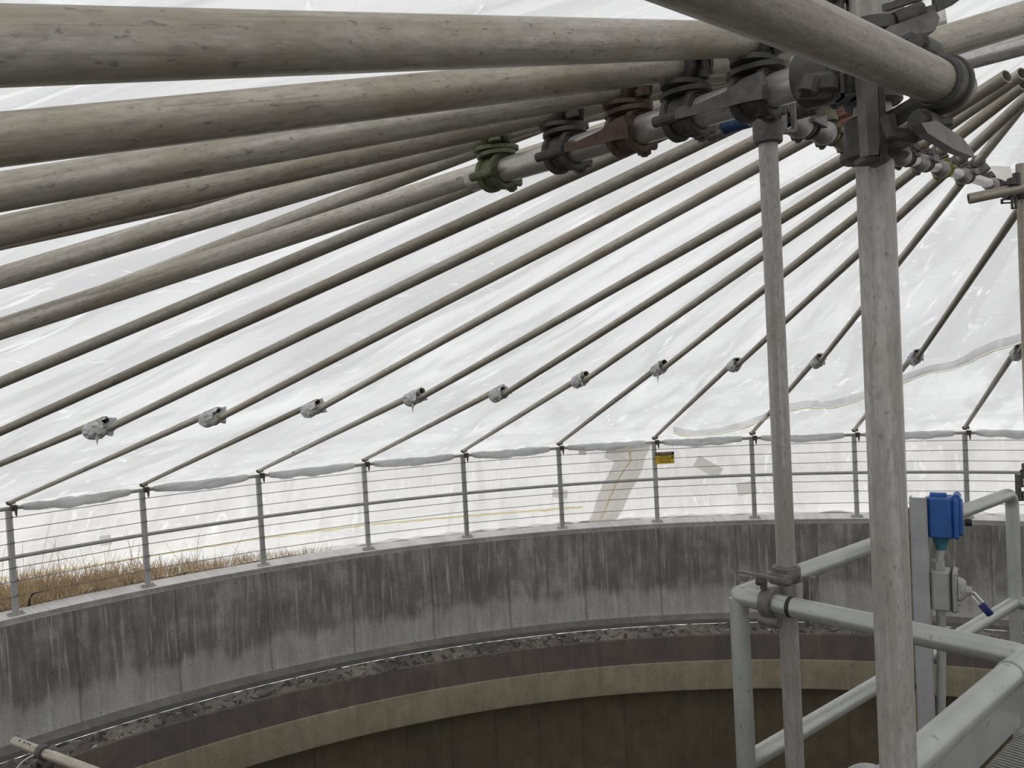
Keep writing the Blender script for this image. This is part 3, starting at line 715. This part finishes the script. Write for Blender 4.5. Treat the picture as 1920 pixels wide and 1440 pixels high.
# ------------------------------------------------------------------ vertical posts
PB = V((.436, .993)); PT = V((.600, 1.905)); PV = V((2.09, 3.42))
big = tube('thick vertical scaffold post in front, the widest upright in the photo', V((PB.x, PB.y, .80)), V((PB.x, PB.y, 3.15)), M_post, 'upright scaffold posts', key='big')
thin = tube('slimmer vertical scaffold post clamped to the handrail corner, left of the thick one', V((PT.x, PT.y, .80)), V((PT.x, PT.y, 2.93)), M_post, 'upright scaffold posts', key='thin')
tube('dark vertical post cut by the right edge of the photo', V((PV.x, PV.y, .80)), V((PV.x, PV.y, 3.10)), M_brown, 'upright scaffold posts', key='vert')
# stub under the far ring and its clamp on that post
a, b = D(1816, 373, 3.36), D(1926, 350, 3.30); d = (b-a).normalized()
tube('short dark tube stub sticking out left of the right-edge post', a, b+d*.35, M_brown, key='stub')

def basket(p, ax, up, label, w_=.05, h_=.09, group=None):
    """open rectangular wedge cages of the clamps"""
    ax, up = V(ax).normalized(), V(up).normalized(); nn = ax.cross(up).normalized()
    return ax, up, nn
def frame_plate(q, c, ax, up, nn, w_, h_, t=.006, dep=.008):
    for s1 in (-1, 1):
        q.box(c+ax*s1*(w_/2-t/2), ax, nn, up, t, dep, h_); q.box(c+up*s1*(h_/2-t/2), ax, nn, up, w_, dep, t)
def cross_clamp(c, axv, axh, label, mat=M_cast, wedge_len=.17, toward=None, cages=True):
    """right-angle wedge clamp: a strap round the vertical and one round the horizontal tube"""
    c = V(c); axv, axh = V(axv).normalized(), V(axh).normalized(); nn = axv.cross(axh).normalized()
    if toward is not None and nn.dot(V(toward)) < 0: nn = -nn
    root = thing('wedge_clamp', c, label, 'clamp', 'right-angle wedge clamps')
    return root, nn

# front tube and the cluster at the thick post
A0, A1 = T(1498, 44, 106), T(1798, 172, 74.5); da = (A1-A0).normalized()
tube('dark brown-grey tube crossing in front of the thick post from the top edge', A0-da*1.3, A0.lerp(A1, .97), M_dark, key='front')
pf, pg, s1, t1 = meet(A0, da, V((PB.x, PB.y, 2.5)), V((0, 0, 1)))
UP = V((0, 0, 1))
# big swivel clamp tying the front tube to the post
tc_ = A0.lerp(A1, .83)
root = thing('wedge_clamp', tc_, 'large dark clamp around the end of the front tube at the thick post', 'clamp', 'clamps on the thick post')
q = MB(); q.band(tc_, da, UP, TR+.0005, TR+.0055, .030, 0, 2*PI, 30); q.band(tc_+da*.012, da, UP, TR+.004, TR+.0085, .009, 0, 2*PI, 30); q.build('strap', M_cast, root)
sdv = da.cross(UP).normalized()
for s_i in (-1, 1):
    q = MB()
    b_ = tc_ + UP*s_i*(TR+.016); q.tube(b_-da*.022-sdv*.012, b_+da*.020-sdv*.012, .012, 12); q.tube(b_-da*.030-sdv*.012, b_-da*.020-sdv*.012, .009, 6)
    q.path([b_-da*.005-sdv*.014, b_+UP*s_i*.012-sdv*.022-da*.01, b_+UP*s_i*.006-sdv*.040-da*.02, b_-UP*s_i*.012-sdv*.044-da*.02], .0075, 8)
    q.build('eye_bolt', M_cast, root)
q = MB(); pp = pg.copy(); pp.z = tc_.z-.028
q.band(V((PB.x, PB.y, tc_.z-.022)), UP, da, TR+.001, TR+.011, .050, 0, 2*PI, 28); q.band(V((PB.x, PB.y, tc_.z-.040)), UP, da, TR+.009, TR+.017, .010, 0, 2*PI, 28)
q.build('post_strap', M_cast, root)
q = MB(); m0 = V((PB.x, PB.y, tc_.z-.024)); v_ = (tc_-m0); v_.z = 0
for x in (-.014, .014): q.box(m0+v_*.55+UP*(x), v_.normalized(), v_.normalized().cross(UP), UP, v_.length*.9, .030, .008, .002)
q.build('link_plate', M_cast, root)
q = MB(); w0 = tc_ - UP*.052; q.prism([(-.075, -.004), (-.03, .008), (.05, .006), (.085, -.002), (.085, -.007), (.02, -.011), (-.06, -.010)], w0+da*.005, (da-UP*.1), UP, sdv, .010); q.build('wedge', M_castg, root, smooth=False)
# the long upright wedge left of the post
wl = D(1631, 218, .915); wh = .070
root = thing('wedge_clamp', wl, 'clamp with a long upright steel wedge hanging left of the thick post', 'clamp', 'clamps on the thick post')
q = MB(); q.prism([(-.0072, .068), (.0072, .068), (.0078, -.030), (.0060, -.044), (-.0050, -.044)], wl+V((-.0028, 0, 0)), V((1, 0, 0)), UP, V((0, 1, 0)), .022); q.build('wedge', M_castg, root, smooth=False)
q = MB(); q.box(wl+V((.0095, .004, -.002)), (1, 0, 0), (0, 1, 0), UP, .008, .028, .100, .001); q.box(wl+V((.002, .004, -.047)), (1, 0, 0), (0, 1, 0), UP, .030, .024, .007, .002)
q.build('cage', M_cast, root, smooth=False)
q = MB(); q.band(V((PB.x, PB.y, wl.z+.052)), UP, V((-1, 0, 0)), TR+.001, TR+.012, .045, 0, 2*PI, 26); q.box(V((PB.x-.030, PB.y-.012, wl.z+.052)), (1, 0, 0), (0, 1, 0), UP, .03, .04, .035, .005); q.build('post_strap', M_cast, root)

# right-hand tube from the post, with its clamp
G0, G1 = T(1712, 96, 61.5), T(1920, 33, 60); dg = (G1-G0).normalized()
tube('thick grey tube leaving the thick post toward the upper right corner', G0-dg*.05, G1+dg*2.2, M_tube, key='right')
a = D(1700, 60, 1.30); b = D(1758, 44, 1.28); d = (b-a).normalized()
tube('short pale tube end peeking out above the right-hand tube', a-d*.2, b+d*.012, M_clean)
cpt = D(1708, 60, .985)
root = thing('wedge_clamp', cpt, 'dark clamp at the top of the thick post with two slotted wedges pointing right', 'clamp', 'clamps on the thick post')
exr = (sight(1760, 20)-sight(1640, 58)).normalized(); exu = UP
nrm = exr.cross(exu).normalized()
q = MB()
c1 = D(1722, 12, .965)
pol_o = [(-.040, -.014), (.030, -.014), (.058, -.006), (.062, .000), (.052, .010), (.044, .022), (-.040, .022)]
q.prism([(-.045, -.012), (.020, -.012), (.020, -.004), (-.045, -.004)], c1, exr, exu, nrm, .008); q.prism([(-.045, .006), (.020, .006), (.020, .014), (-.045, .014)], c1, exr, exu, nrm, .008)
q.prism([(.018, -.013), (.042, -.010), (.058, -.004), (.060, .002), (.046, .008), (.040, .018), (.018, .018)], c1, exr, exu, nrm, .008)
q.build('wedge', M_cast, root, smooth=False)
q = MB(); c2 = D(1690, 57, .950); q.prism([(-.050, -.010), (-.020, .006), (.035, .008), (.040, -.002), (.034, -.014), (.0, -.012)], c2, exr, exu, nrm, .020); q.build('wedge', M_castg, root, smooth=True)
q = MB(); q.band(V((PB.x, PB.y, c2.z+.012)), UP, exr, TR+.001, TR+.011, .018, 0, 2*PI, 28)
for (px, py, rr) in ((1708, 30, .013), (1707, 80, .012)):
    e_ = D(px, py, .962); q.tube(e_-exr*.020, e_+exr*.012, rr*.75, 12, r1=rr)
q.build('post_strap', M_cast, root)
# clamp holding left of the post top: vertical slotted plates
c3 = D(1590, 22, 1.02)
root = thing('wedge_clamp', c3, 'dark clamp with upright slotted plates left of the thick post at the top edge', 'clamp', 'clamps on the thick post')
q = MB()
for px, hh in ((1573, .074), (1597, .086)):
    q.box(D(px, 22, 1.0), (1, 0, 0), (0, 1, 0), UP, .0045, .024, hh, .001)
q.box(D(1585, -6, 1.0), (1, 0, 0), (0, 1, 0), UP, .044, .024, .006, .001); q.build('cage', M_cast, root, smooth=False)
q = MB(); q.band(V((PB.x, PB.y, c3.z+.045)), UP, V((-1, 0, 0)), TR+.001, TR+.012, .05, 0, 2*PI, 26); q.box(D(1612, 25, 1.0), (1, 0, 0), (0, 1, 0), UP, .016, .03, .08, .004); q.build('post_strap', M_cast, root)
q = MB(); q.tube(D(1525, 12, 1.06), D(1560, 20, 1.06), .020, 16); q.build('bolt_cap', plain('dark_green_cap', (.03, .05, .04), 0, .5, .3), root)

# clamp where the near ring tube meets the post: dark bulky coupler under the front tube
rc = rn(1.0); cq = ring_at(1545)
root = thing('wedge_clamp', cq, 'bulky dark clamp under the front tube at the right end of the near ring tube', 'clamp', 'clamps on the near ring tube')
q = MB(); q.band(cq, dn, UP, TR+.001, TR+.013, .055, 0, 2*PI, 26); q.band(cq+dn*.03, dn, UP, TR+.010, TR+.018, .014, 0, 2*PI, 26); q.build('strap', M_cast, root)
q = MB(); e_ = D(1512, 152, .93); q.tube(e_-V((0, 0, .012)), e_+V((.006, .0, .004)), .010, 10); e_ = D(1510, 168, .94); q.tube(e_-V((.008, 0, 0)), e_+V((.012, 0, 0)), .010, 10)
q.box(D(1540, 160, .95), (1, 0, 0), (0, 1, 0), UP, .032, .03, .024, .008); q.build('bolt', M_cast, root)
q = MB(); cc = D(1586, 148, .955); frame_plate(q, cc, V((1, 0, 0)), UP, V((0, 1, 0)), .021, .046, .0045, .020); q.build('cage', M_cast, root, smooth=False)

# clamp of the thin post under the ring
ct = V((PT.x, PT.y, 2.915))
root = thing('wedge_clamp', ct, 'dark clamp on top of the slimmer post holding the blue-taped tube', 'clamp', 'clamps on the slimmer post')
q = MB(); q.band(ct-UP*.01, UP, db, TR+.001, TR+.011, .05, 0, 2*PI, 24)
pbx, _, _, _ = meet(B0, db, ct, UP)
q.build('post_strap', M_cast, root)
q = MB(); q.band(pbx, db, UP, TR+.001, TR+.011, .055, 0, 2*PI, 24); q.band(pbx-db*.05, db, UP, TR+.001, TR+.013, .028, 0, 2*PI, 24); q.build('tube_strap', M_cast, root)
q = MB(); cc = D(1470, 206, 1.80)
for x in (-.0, .020): q.box(cc+V((x, 0, 0)), (1, 0, 0), (0, 1, 0), UP, .005, .022, .095, .001)
q.box(cc+V((.010, 0, -.047)), (1, 0, 0), (0, 1, 0), UP, .026, .022, .005); q.build('cage', M_castg, root, smooth=False)
q = MB(); q.tube(cc+V((-.010, -.01, .030)), cc+V((.016, -.012, .030)), .014, 14); q.build('bolt', M_cast, root)

# clamp hardware between the right-edge post and stub
pvx = V((PV.x, PV.y, D(1905, 362, 3.35).z))
root = thing('wedge_clamp', pvx, 'black clamp with open square cages on the right-edge post', 'clamp', 'clamps on the right-edge post')
q = MB(); q.band(pvx+UP*.01, UP, V((1, 0, 0)), TR+.001, TR+.014, .06, 0, 2*PI, 20); q.band(pvx+V((-.05, -.01, .02)), V((1, 0, 0)), UP, TR+.002, TR+.016, .05, 0, 2*PI, 20); q.build('strap', M_cast, root)
q = MB(); frame_plate(q, D(1892, 377, 3.30), V((1, 0, 0)), UP, V((0, 1, 0)), .060, .018, .0045, .012); frame_plate(q, D(1901, 379, 3.28), V((1, 0, 0)), UP, V((0, 1, 0)), .018, .052, .0045, .012); q.build('cage', M_cast, root, smooth=False)
q = MB(); q.box(D(1897, 341, 3.3), (1, 0, 0), (0, 1, 0), UP, .03, .03, .03, .006); q.box(D(1906, 336, 3.3), (1, 0, 0), (0, 1, 0), UP, .02, .03, .05, .004); q.build('wedge', M_cast, root)

pvx = V((PV.x, PV.y, 1.86))
root = thing('wedge_clamp', pvx, 'black slotted clamp on the handrail at the right edge of the photo', 'clamp', 'clamps on the right-edge post')
q = MB(); q.band(pvx, UP, V((1, 0, 0)), TR+.001, TR+.014, .06, 0, 2*PI, 20); q.build('strap', M_cast, root)
q = MB()
for (px, py, w0, h0) in ((1911, 903, .016, .040), (1919, 897, .016, .06), (1914, 930, .016, .034)): frame_plate(q, D(px, py, 3.0), V((1, 0, 0)), UP, V((0, 1, 0)), w0, h0, .004, .012)
q.box(D(1909, 912, 3.0), (1, 0, 0), (0, 1, 0), UP, .010, .02, .085); q.build('cage', M_cast, root, smooth=False)

# ------------------------------------------------------------------ handrail of the walkway
RZ = 1.86; GR = .0218
K = Z(1385, 1117, RZ); A_end = V((1.745, 2.975, RZ)); C1_, C2_ = Z(1733, 1406, RZ), Z(1897, 1262, RZ); cdir = (C1_-C2_).normalized()
KB = Z(1925, 1232, RZ); kd = (KB-K).normalized()
den_ = kd.x*cdir.y - kd.y*cdir.x; w_k = C2_-K; K2 = K + kd*((w_k.x*cdir.y - w_k.y*cdir.x)/den_)
ab = (A_end-K).normalized(); bc = (K2-K).normalized()
C_end = K2 + cdir*1.9
rail = thing('guard_rail', V((K.x, K.y, .80)), 'light grey painted pipe guard rail with round corners in the lower right', 'railing')
def elbow(p, d0, d1, r=.035, n=7):
    a = p-d0*r; b = p+d1*r; return [a*(1-t)**2 + p*2*t*(1-t) + b*t*t for t in [i/n for i in range(n+1)]]
MB().path([K+bc*.020+V((0, 0, 0))] + [K + (ab*.0)] + [A_end-ab*.06] + elbow(A_end, ab, V((0, 0, -1)), .05), GR, 20).build('top_rail', M_guard, rail)
MB().path([K - bc*.0] + [K2 - bc*.04] + elbow(K2, bc, cdir, .03) + [C_end], GR, 20).build('top_rail', M_guard, rail)
mz = 1.47
for (p, q_) in ((K, A_end),): MB().tube(V((p.x, p.y, mz))-ab*.0, V((q_.x, q_.y, mz)), GR, 20).build('mid_rail', M_guard, rail)
MB().tube(V((A_end.x, A_end.y, mz)), V((A_end.x, A_end.y, mz))+bc*1.3, GR, 20).build('mid_rail', M_guard, rail)
for p, zt in ((K, RZ-.005), (A_end, RZ-.03)):
    MB().tube(V((p.x, p.y, .80)), V((p.x, p.y, zt)), GR, 20).build('rail_post', M_guard, rail)
MB().band(K2+cdir*.10, cdir, UP, GR+.0002, GR+.0016, .006, 0, 2*PI, 28).build('weld_ring', M_grey, rail)
q = MB(); pc = K+bc*((Z(1477, 1141, RZ)-K).dot(bc)); q.band(pc, bc, UP, GR+.0002, GR+.0014, .010, 0, 2*PI, 28); q.build('weld_ring', M_black, rail)
# side plate below the near rail and the grating floor
sp0 = K2 + cdir*.06; 
q = MB(); c = sp0 + cdir*.9; cn = cdir.cross(UP); q.box(V((c.x, c.y, 1.812)), cdir, cn, UP, 1.78, .008, .095, 0); q.build('side_panel', M_guard, rail)

# grating
gs = bc - cdir*bc.dot(cdir); gs.normalize(); q = MB(); g0 = V((K2.x, K2.y, 1.752))
for i in range(150):
    c = g0 + cdir*(.0095*i + .02) + gs*.47; q.box(c, cdir, gs, UP, .0042, .93, .012)
for j in range(12):
    c = g0 + cdir*.74 + gs*(.012+.082*j) - UP*.004; q.box(c, cdir, gs, UP, 1.46, .010, .008)
tag(q.build('walkway_grating', M_grate, smooth=False), 'silver finely slotted walkway grating in the lower right corner', 'grating')
# coupler tying the slim post to the handrail
pr = K.lerp(K2, 0); pa, pb, _, _ = meet(K, bc, V((PT.x, PT.y, RZ)), UP)
cz = V((PT.x, PT.y, RZ+.008)); rp = pa
cl = K+bc*((Z(1437, 1132, RZ)-K).dot(bc))
root = thing('wedge_clamp', cl, 'dark grey wedge clamp fixing the slimmer post to the handrail', 'clamp')
fw = ab*-1
q = MB(); q.band(cl, bc, UP, GR+.001, GR+.011, .028, 0, 2*PI, 28); e_ = cl-UP*(GR+.016)+fw*.01; q.tube(e_-bc*.018, e_+bc*.03, .013, 14); q.build('strap', M_castg, root)
q = MB(); q.band(V((PT.x, PT.y, RZ+.052)), UP, bc, TR+.001, TR+.010, .035, 0, 2*PI, 26); q.box(V((PT.x, PT.y, RZ+.046))+fw*.030, bc, fw, UP, .062, .024, .026, .010); q.build('post_strap', M_castg, root)
q = MB(); wc = cl + UP*.066 + fw*.030
q.prism([(-.060, -.004), (.070, -.004), (.070, .004), (-.060, .004)], wc, bc, fw, UP, .006); q.prism([(-.060, -.010), (-.040, -.010), (-.030, .002), (-.060, .002)], wc-UP*.010, bc, UP, fw, .008)
q.build('wedge', M_castg, root, smooth=False)
q = MB(); e_ = cl+UP*(GR+.020)+fw*.012-bc*.006; q.tube(e_-UP*.010, e_+UP*.022, .008, 10); q.tube(e_-bc*.014+UP*.006, e_+bc*.004+UP*.006, .011, 8); q.build('bolt', M_cast, root)
q = MB()
for dz_, hh in ((.0, .100), ): 
    c = V((PT.x, PT.y, RZ-.005))+bc*.045+ab*.004
    for x in (0, .018): q.box(c+bc*x, bc, ab, UP, .005, .020, .115, .001)
q.build('cage', M_castg, root, smooth=False)

# pipe elbow at the bottom edge
e0 = D(1600, 1462, 1.75); pts = [e0 + V((.036*math.cos(a), .0, .028*math.sin(a))) - V((-.025, 0, .012)) for a in [PI*.95 - PI*.95*i/12 for i in range(13)]]
tag(MB().path(pts, .017, 14).build('pipe_elbow', M_guard), 'grey pipe bend just showing at the bottom edge beside the thick post', 'pipe')

# ------------------------------------------------------------------ instrument stand
SX = V((1.50, 3.14, 0)); fu = V((.86, -.51, 0)).normalized(); fv = V((-.51, -.86, 0)).normalized()
DS, DS2 = 2.33, 2.42
def at_stand(px, py): 
    return D(px, py, DS)
stp = at_stand(1727, 1100); stp.z = 0
q = MB(); zb, zt_ = .80, D(1723, 932, DS).z
q.box(V((stp.x, stp.y, (zb+zt_)/2)), fu, fv, UP, 0.039, 0.0045, zt_-zb); q.box(V((stp.x, stp.y, (zb+zt_)/2))+fu*0.0195-fv*0.0165, fv, fu, UP, 0.03375, 0.0045, zt_-zb)
q.box(V((stp.x, stp.y, (zb+zt_)/2))-fu*0.0195-fv*0.0165, fv, fu, UP, 0.03375, 0.0045, zt_-zb)
tag(q.build('strut_post', M_strut, smooth=False), 'flat grey channel post carrying the blue and grey instrument boxes', 'post')
# blue box
bc_ = at_stand(1765, 968) - fv*0.
blue = thing('blue_instrument', bc_-UP*0.075, 'blue instrument housing with a rounded top mounted on the channel post', 'instrument')
q = MB(); q.box(bc_, fu, fv, UP, 0.0645, 0.066, 0.1125, 0.0075); q.box(bc_+fu*0.0375, fv, UP, fu, 0.072, 0.1125, 0.0135, 0.0075); q.build('housing', M_bluebox, blue)
q = MB(); q.box(bc_+fu*0.048, fv, UP, fu, 0.0525, 0.0975, 0.0105, 0.009); q.build('cover', M_bluebox, blue)
q = MB(); q.tube(bc_+UP*0.0555+fu*0.039-fv*0.02625, bc_+UP*0.0555+fu*0.039+fv*0.02625, 0.0105, 12); q.tube(bc_+UP*0.0585-fu*0.02625, bc_+UP*0.0585+fu*0.015, 0.0075, 10); q.build('hinge', M_bluebox, blue)
q = MB(); q.tube(bc_-UP*0.05625-fu*0.003, bc_-UP*0.0735-fu*0.003, 0.0225, 18, r1=0.018); q.tube(bc_-UP*0.0735-fu*0.003, bc_-UP*0.0915-fu*0.003, 0.01575, 18, r1=0.01425); q.build('gland', M_teal, blue)['label'] = 'teal cable gland'
q = MB(); q.tube(bc_+fu*0.05625-UP*0.0135, bc_+fu*0.0735-UP*0.0135, 0.00975, 14); q.build('knob', M_black, blue)['label'] = 'black round knob'
# conduit and grey switch box
gc = at_stand(1768, 1104)
q = MB(); q.path([bc_-UP*0.0885-fu*0.003, gc+UP*0.06375-fu*0.009], 0.01088, 14); q.tube(gc+UP*0.07875-fu*0.009, gc+UP*0.054-fu*0.009, 0.0165, 8)
tag(q.build('conduit', M_grey), 'short grey conduit joining the blue housing to the switch box', 'conduit')
gb = thing('switch_box', gc-UP*0.05625, 'grey cast switch box with a bolted cover and a lever', 'switch box')
q = MB(); q.box(gc-fu*0.003, fu, fv, UP, 0.0495, 0.0615, 0.1095, 0.00675); q.build('body', M_grey, gb)
q = MB(); q.box(gc+fu*0.02287, fu, fv, UP, 0.00225, 0.063, 0.111, 0.); q.build('gasket', M_black, gb)
q = MB(); q.box(gc+fu*0.03, fv, UP, fu, 0.0675, 0.114, 0.01125, 0.006)
for a in (-1, 1):
    for b in (-1, 1): q.tube(gc+fu*0.0345+fv*a*0.027+UP*b*0.04875, gc+fu*0.039+fv*a*0.027+UP*b*0.04875, 0.0045, 6)
q.build('cover', M_grey, gb)
q = MB(); q.box(gc+fu*0.045+UP*0.003, fv, UP, fu, 0.051, 0.066, 0.0225, 0.009, .72); q.tube(gc+fu*0.05625, gc+fu*0.0705, 0.015, 8, r1=0.012); q.build('switch_boss', M_grey, gb)
q = MB(); l0 = gc+fu*0.066; ld = (fu*0.465-UP*0.585).normalized(); sdl = ld.cross(fv).normalized()
pl = MB(); pd = l0+ld*0.0585
pl.box(pd, sdl, fv, ld, 0.0195, 0.015, 0.036, 0.003)
lk = pl.build('padlock', M_navy); tag(lk, 'small navy padlock hanging from the grey switch box', 'padlock')
q = MB(); q.path([pd-ld*0.015-sdl*0.006, l0+ld*0.009-sdl*0.006, l0+ld*0.0015, l0+ld*0.009+sdl*0.006, pd-ld*0.015+sdl*0.006], 0.0024, 10); sh = q.build('shackle', M_chrome, lk); sh['label'] = 'chrome shackle'
q = MB(); p2 = gc-UP*0.05625-fu*0.0075; q.path([p2, p2-UP*0.075, p2-UP*0.3-fu*0.009, p2-UP*0.975-fu*0.009], 0.01162, 14)
tag(q.build('conduit', M_grey), 'long grey conduit running down from the switch box beside the channel post', 'conduit')
yp = D(1717, 1250, DS2)
q = MB(); q.tube(V((yp.x, yp.y, -0.45)), V((yp.x, yp.y, D(1712, 950, DS2).z)), 0.009, 12); 
yo = q.build('pipe', M_pvc); tag(yo, 'thin yellowed pipe standing in the gap between thick post and channel post', 'pipe')
q = MB()
for py in (1030, 1180, 1285): c = D(1714+ (py-1030)*.012, py, DS2); q.box(c, (1, 0, 0), (0, 1, 0), UP, 0.0255, 0.0225, 0.0165, 0.00225)
q.build('bracket', M_cast, yo)

# ------------------------------------------------------------------ loose tube at the bottom left
a, b = T(27, 1390, 17), T(165, 1443, 19); d = (b-a).normalized()
tube('loose grey tube end with small holes in the bottom left corner', a, b+d*1.8, M_brown, key='loose')
lo_o = bpy.data.objects[[o.name for o in bpy.data.objects if o.get('label', '').startswith('loose grey')][0]]
q = MB(); up_ = (UP - d*UP.dot(d)).normalized()
for t in (.045, .075, .095, .110): q.tube(a+d*t*1.6+up_*(TR-.002)-V((0, .01, 0)), a+d*t*1.6+up_*(TR+.0012)-V((0, .01, 0)), .0045, 8)
o = q.build('hole', M_black, None); o.parent = lo_o; o.matrix_basis = lo_o.matrix_world.inverted()
cp = a.lerp(b, .42); root = thing('tube_coupler', cp, 'dark coupler on the loose tube in the bottom left corner', 'coupler')
q = MB(); q.band(cp, d, UP, TR+.001, TR+.011, .05, 0, 2*PI, 22); q.build('strap', M_cast, root)
q = MB(); q.band(cp-V((0, 0, .055)), V((.3, 1, 0)), UP, TR-.004, TR+.012, .05, 0, 2*PI, 20); q.build('half_coupler', M_cast, root)
q = MB(); q.tube(cp+V((-.045, 0, -.02)), cp+V((.05, -.01, .026)), .008, 8); q.tube(cp+V((.035, -.01, .015)), cp+V((.055, -.01, .028)), .013, 6); q.build('bolt', M_castg, root)
pts = [cp+V((-.03, -.01, -.0)), cp+V((-.09, -.02, -.035)), cp+V((-.15, -.03, -.12)), cp+V((-.17, -.03, -.24)), cp+V((-.16, -.03, -.5))]
def smooth(P, n=8):
    out = []
    for i in range(len(P)-1):
        p0, p1, p2, p3 = P[max(0, i-1)], P[i], P[i+1], P[min(len(P)-1, i+2)]
        for j in range(n):
            t = j/n; out.append(.5*((2*p1)+(p2-p0)*t+(2*p0-5*p1+4*p2-p3)*t*t+(3*p1-p0-3*p2+p3)*t**3))
    return out+[P[-1]]
tag(MB().path(smooth(pts), .0035, 8).build('cable', M_white), 'thin pale cable curving down from the loose tube in the bottom left', 'cable')

# ------------------------------------------------------------------ dry weeds behind the curb, left
rnd = random.Random(4); mb = MB()
for i in range(11000):
    u = rnd.random(); th = th_k(-1.4) + (th_k(2.7)-th_k(-1.4))*u
    dens = (1-max(0, (u-.42)/.58))**1.6 * (.75+.5*noise.noise(V((u*14, 0, 0))))
    if rnd.random() > dens+.03: continue
    r = 10.53 + (.10+1.0*dens)*rnd.random()**1.7; h = .12 + (.08+.30*rnd.random()**1.7)*(.25+.95*dens)
    tall = rnd.random() < .030
    if tall: h *= 1.7 + rnd.random()*.9
    p = pol(th, r, -.09); lean = V((rnd.gauss(0, .30), rnd.gauss(0, .30), 1)).normalized(); bend = V((rnd.gauss(0, .5), rnd.gauss(0, .5), -.12))*h*.4
    wd = (.0020 if tall else .0030)+.0016*rnd.random(); sdx = V((math.cos(th), -math.sin(th), 0))
    pts = [p + lean*h*t + bend*t*t for t in (0, .4, .75, 1)]
    vs = []
    for j, q_ in enumerate(pts): ww = wd*(1-.22*j); vs += [q_-sdx*ww, q_+sdx*ww]
    mb.add(vs, [(0, 1, 3, 2), (2, 3, 5, 4), (4, 5, 7, 6)])
tag(mb.build('dry_weeds', M_straw, smooth=False), 'brown dry weeds growing along the outside of the curb behind the first fence posts', 'weeds', kind='stuff')
p0 = pol(th_k(0)+.018, 10.50, .0)
tag(MB().path(smooth([p0-V((0, 0, .10)), p0+V((.01, 0, .05)), p0+V((.06, 0, .13)), p0+V((.14, 0, .15)), p0+V((.24, 0, .165))]), lambda t: .013*(1-t)+.003, 8).build('twig', M_twig), 'bent black twig rising from the weeds beside the first fence post', 'twig')
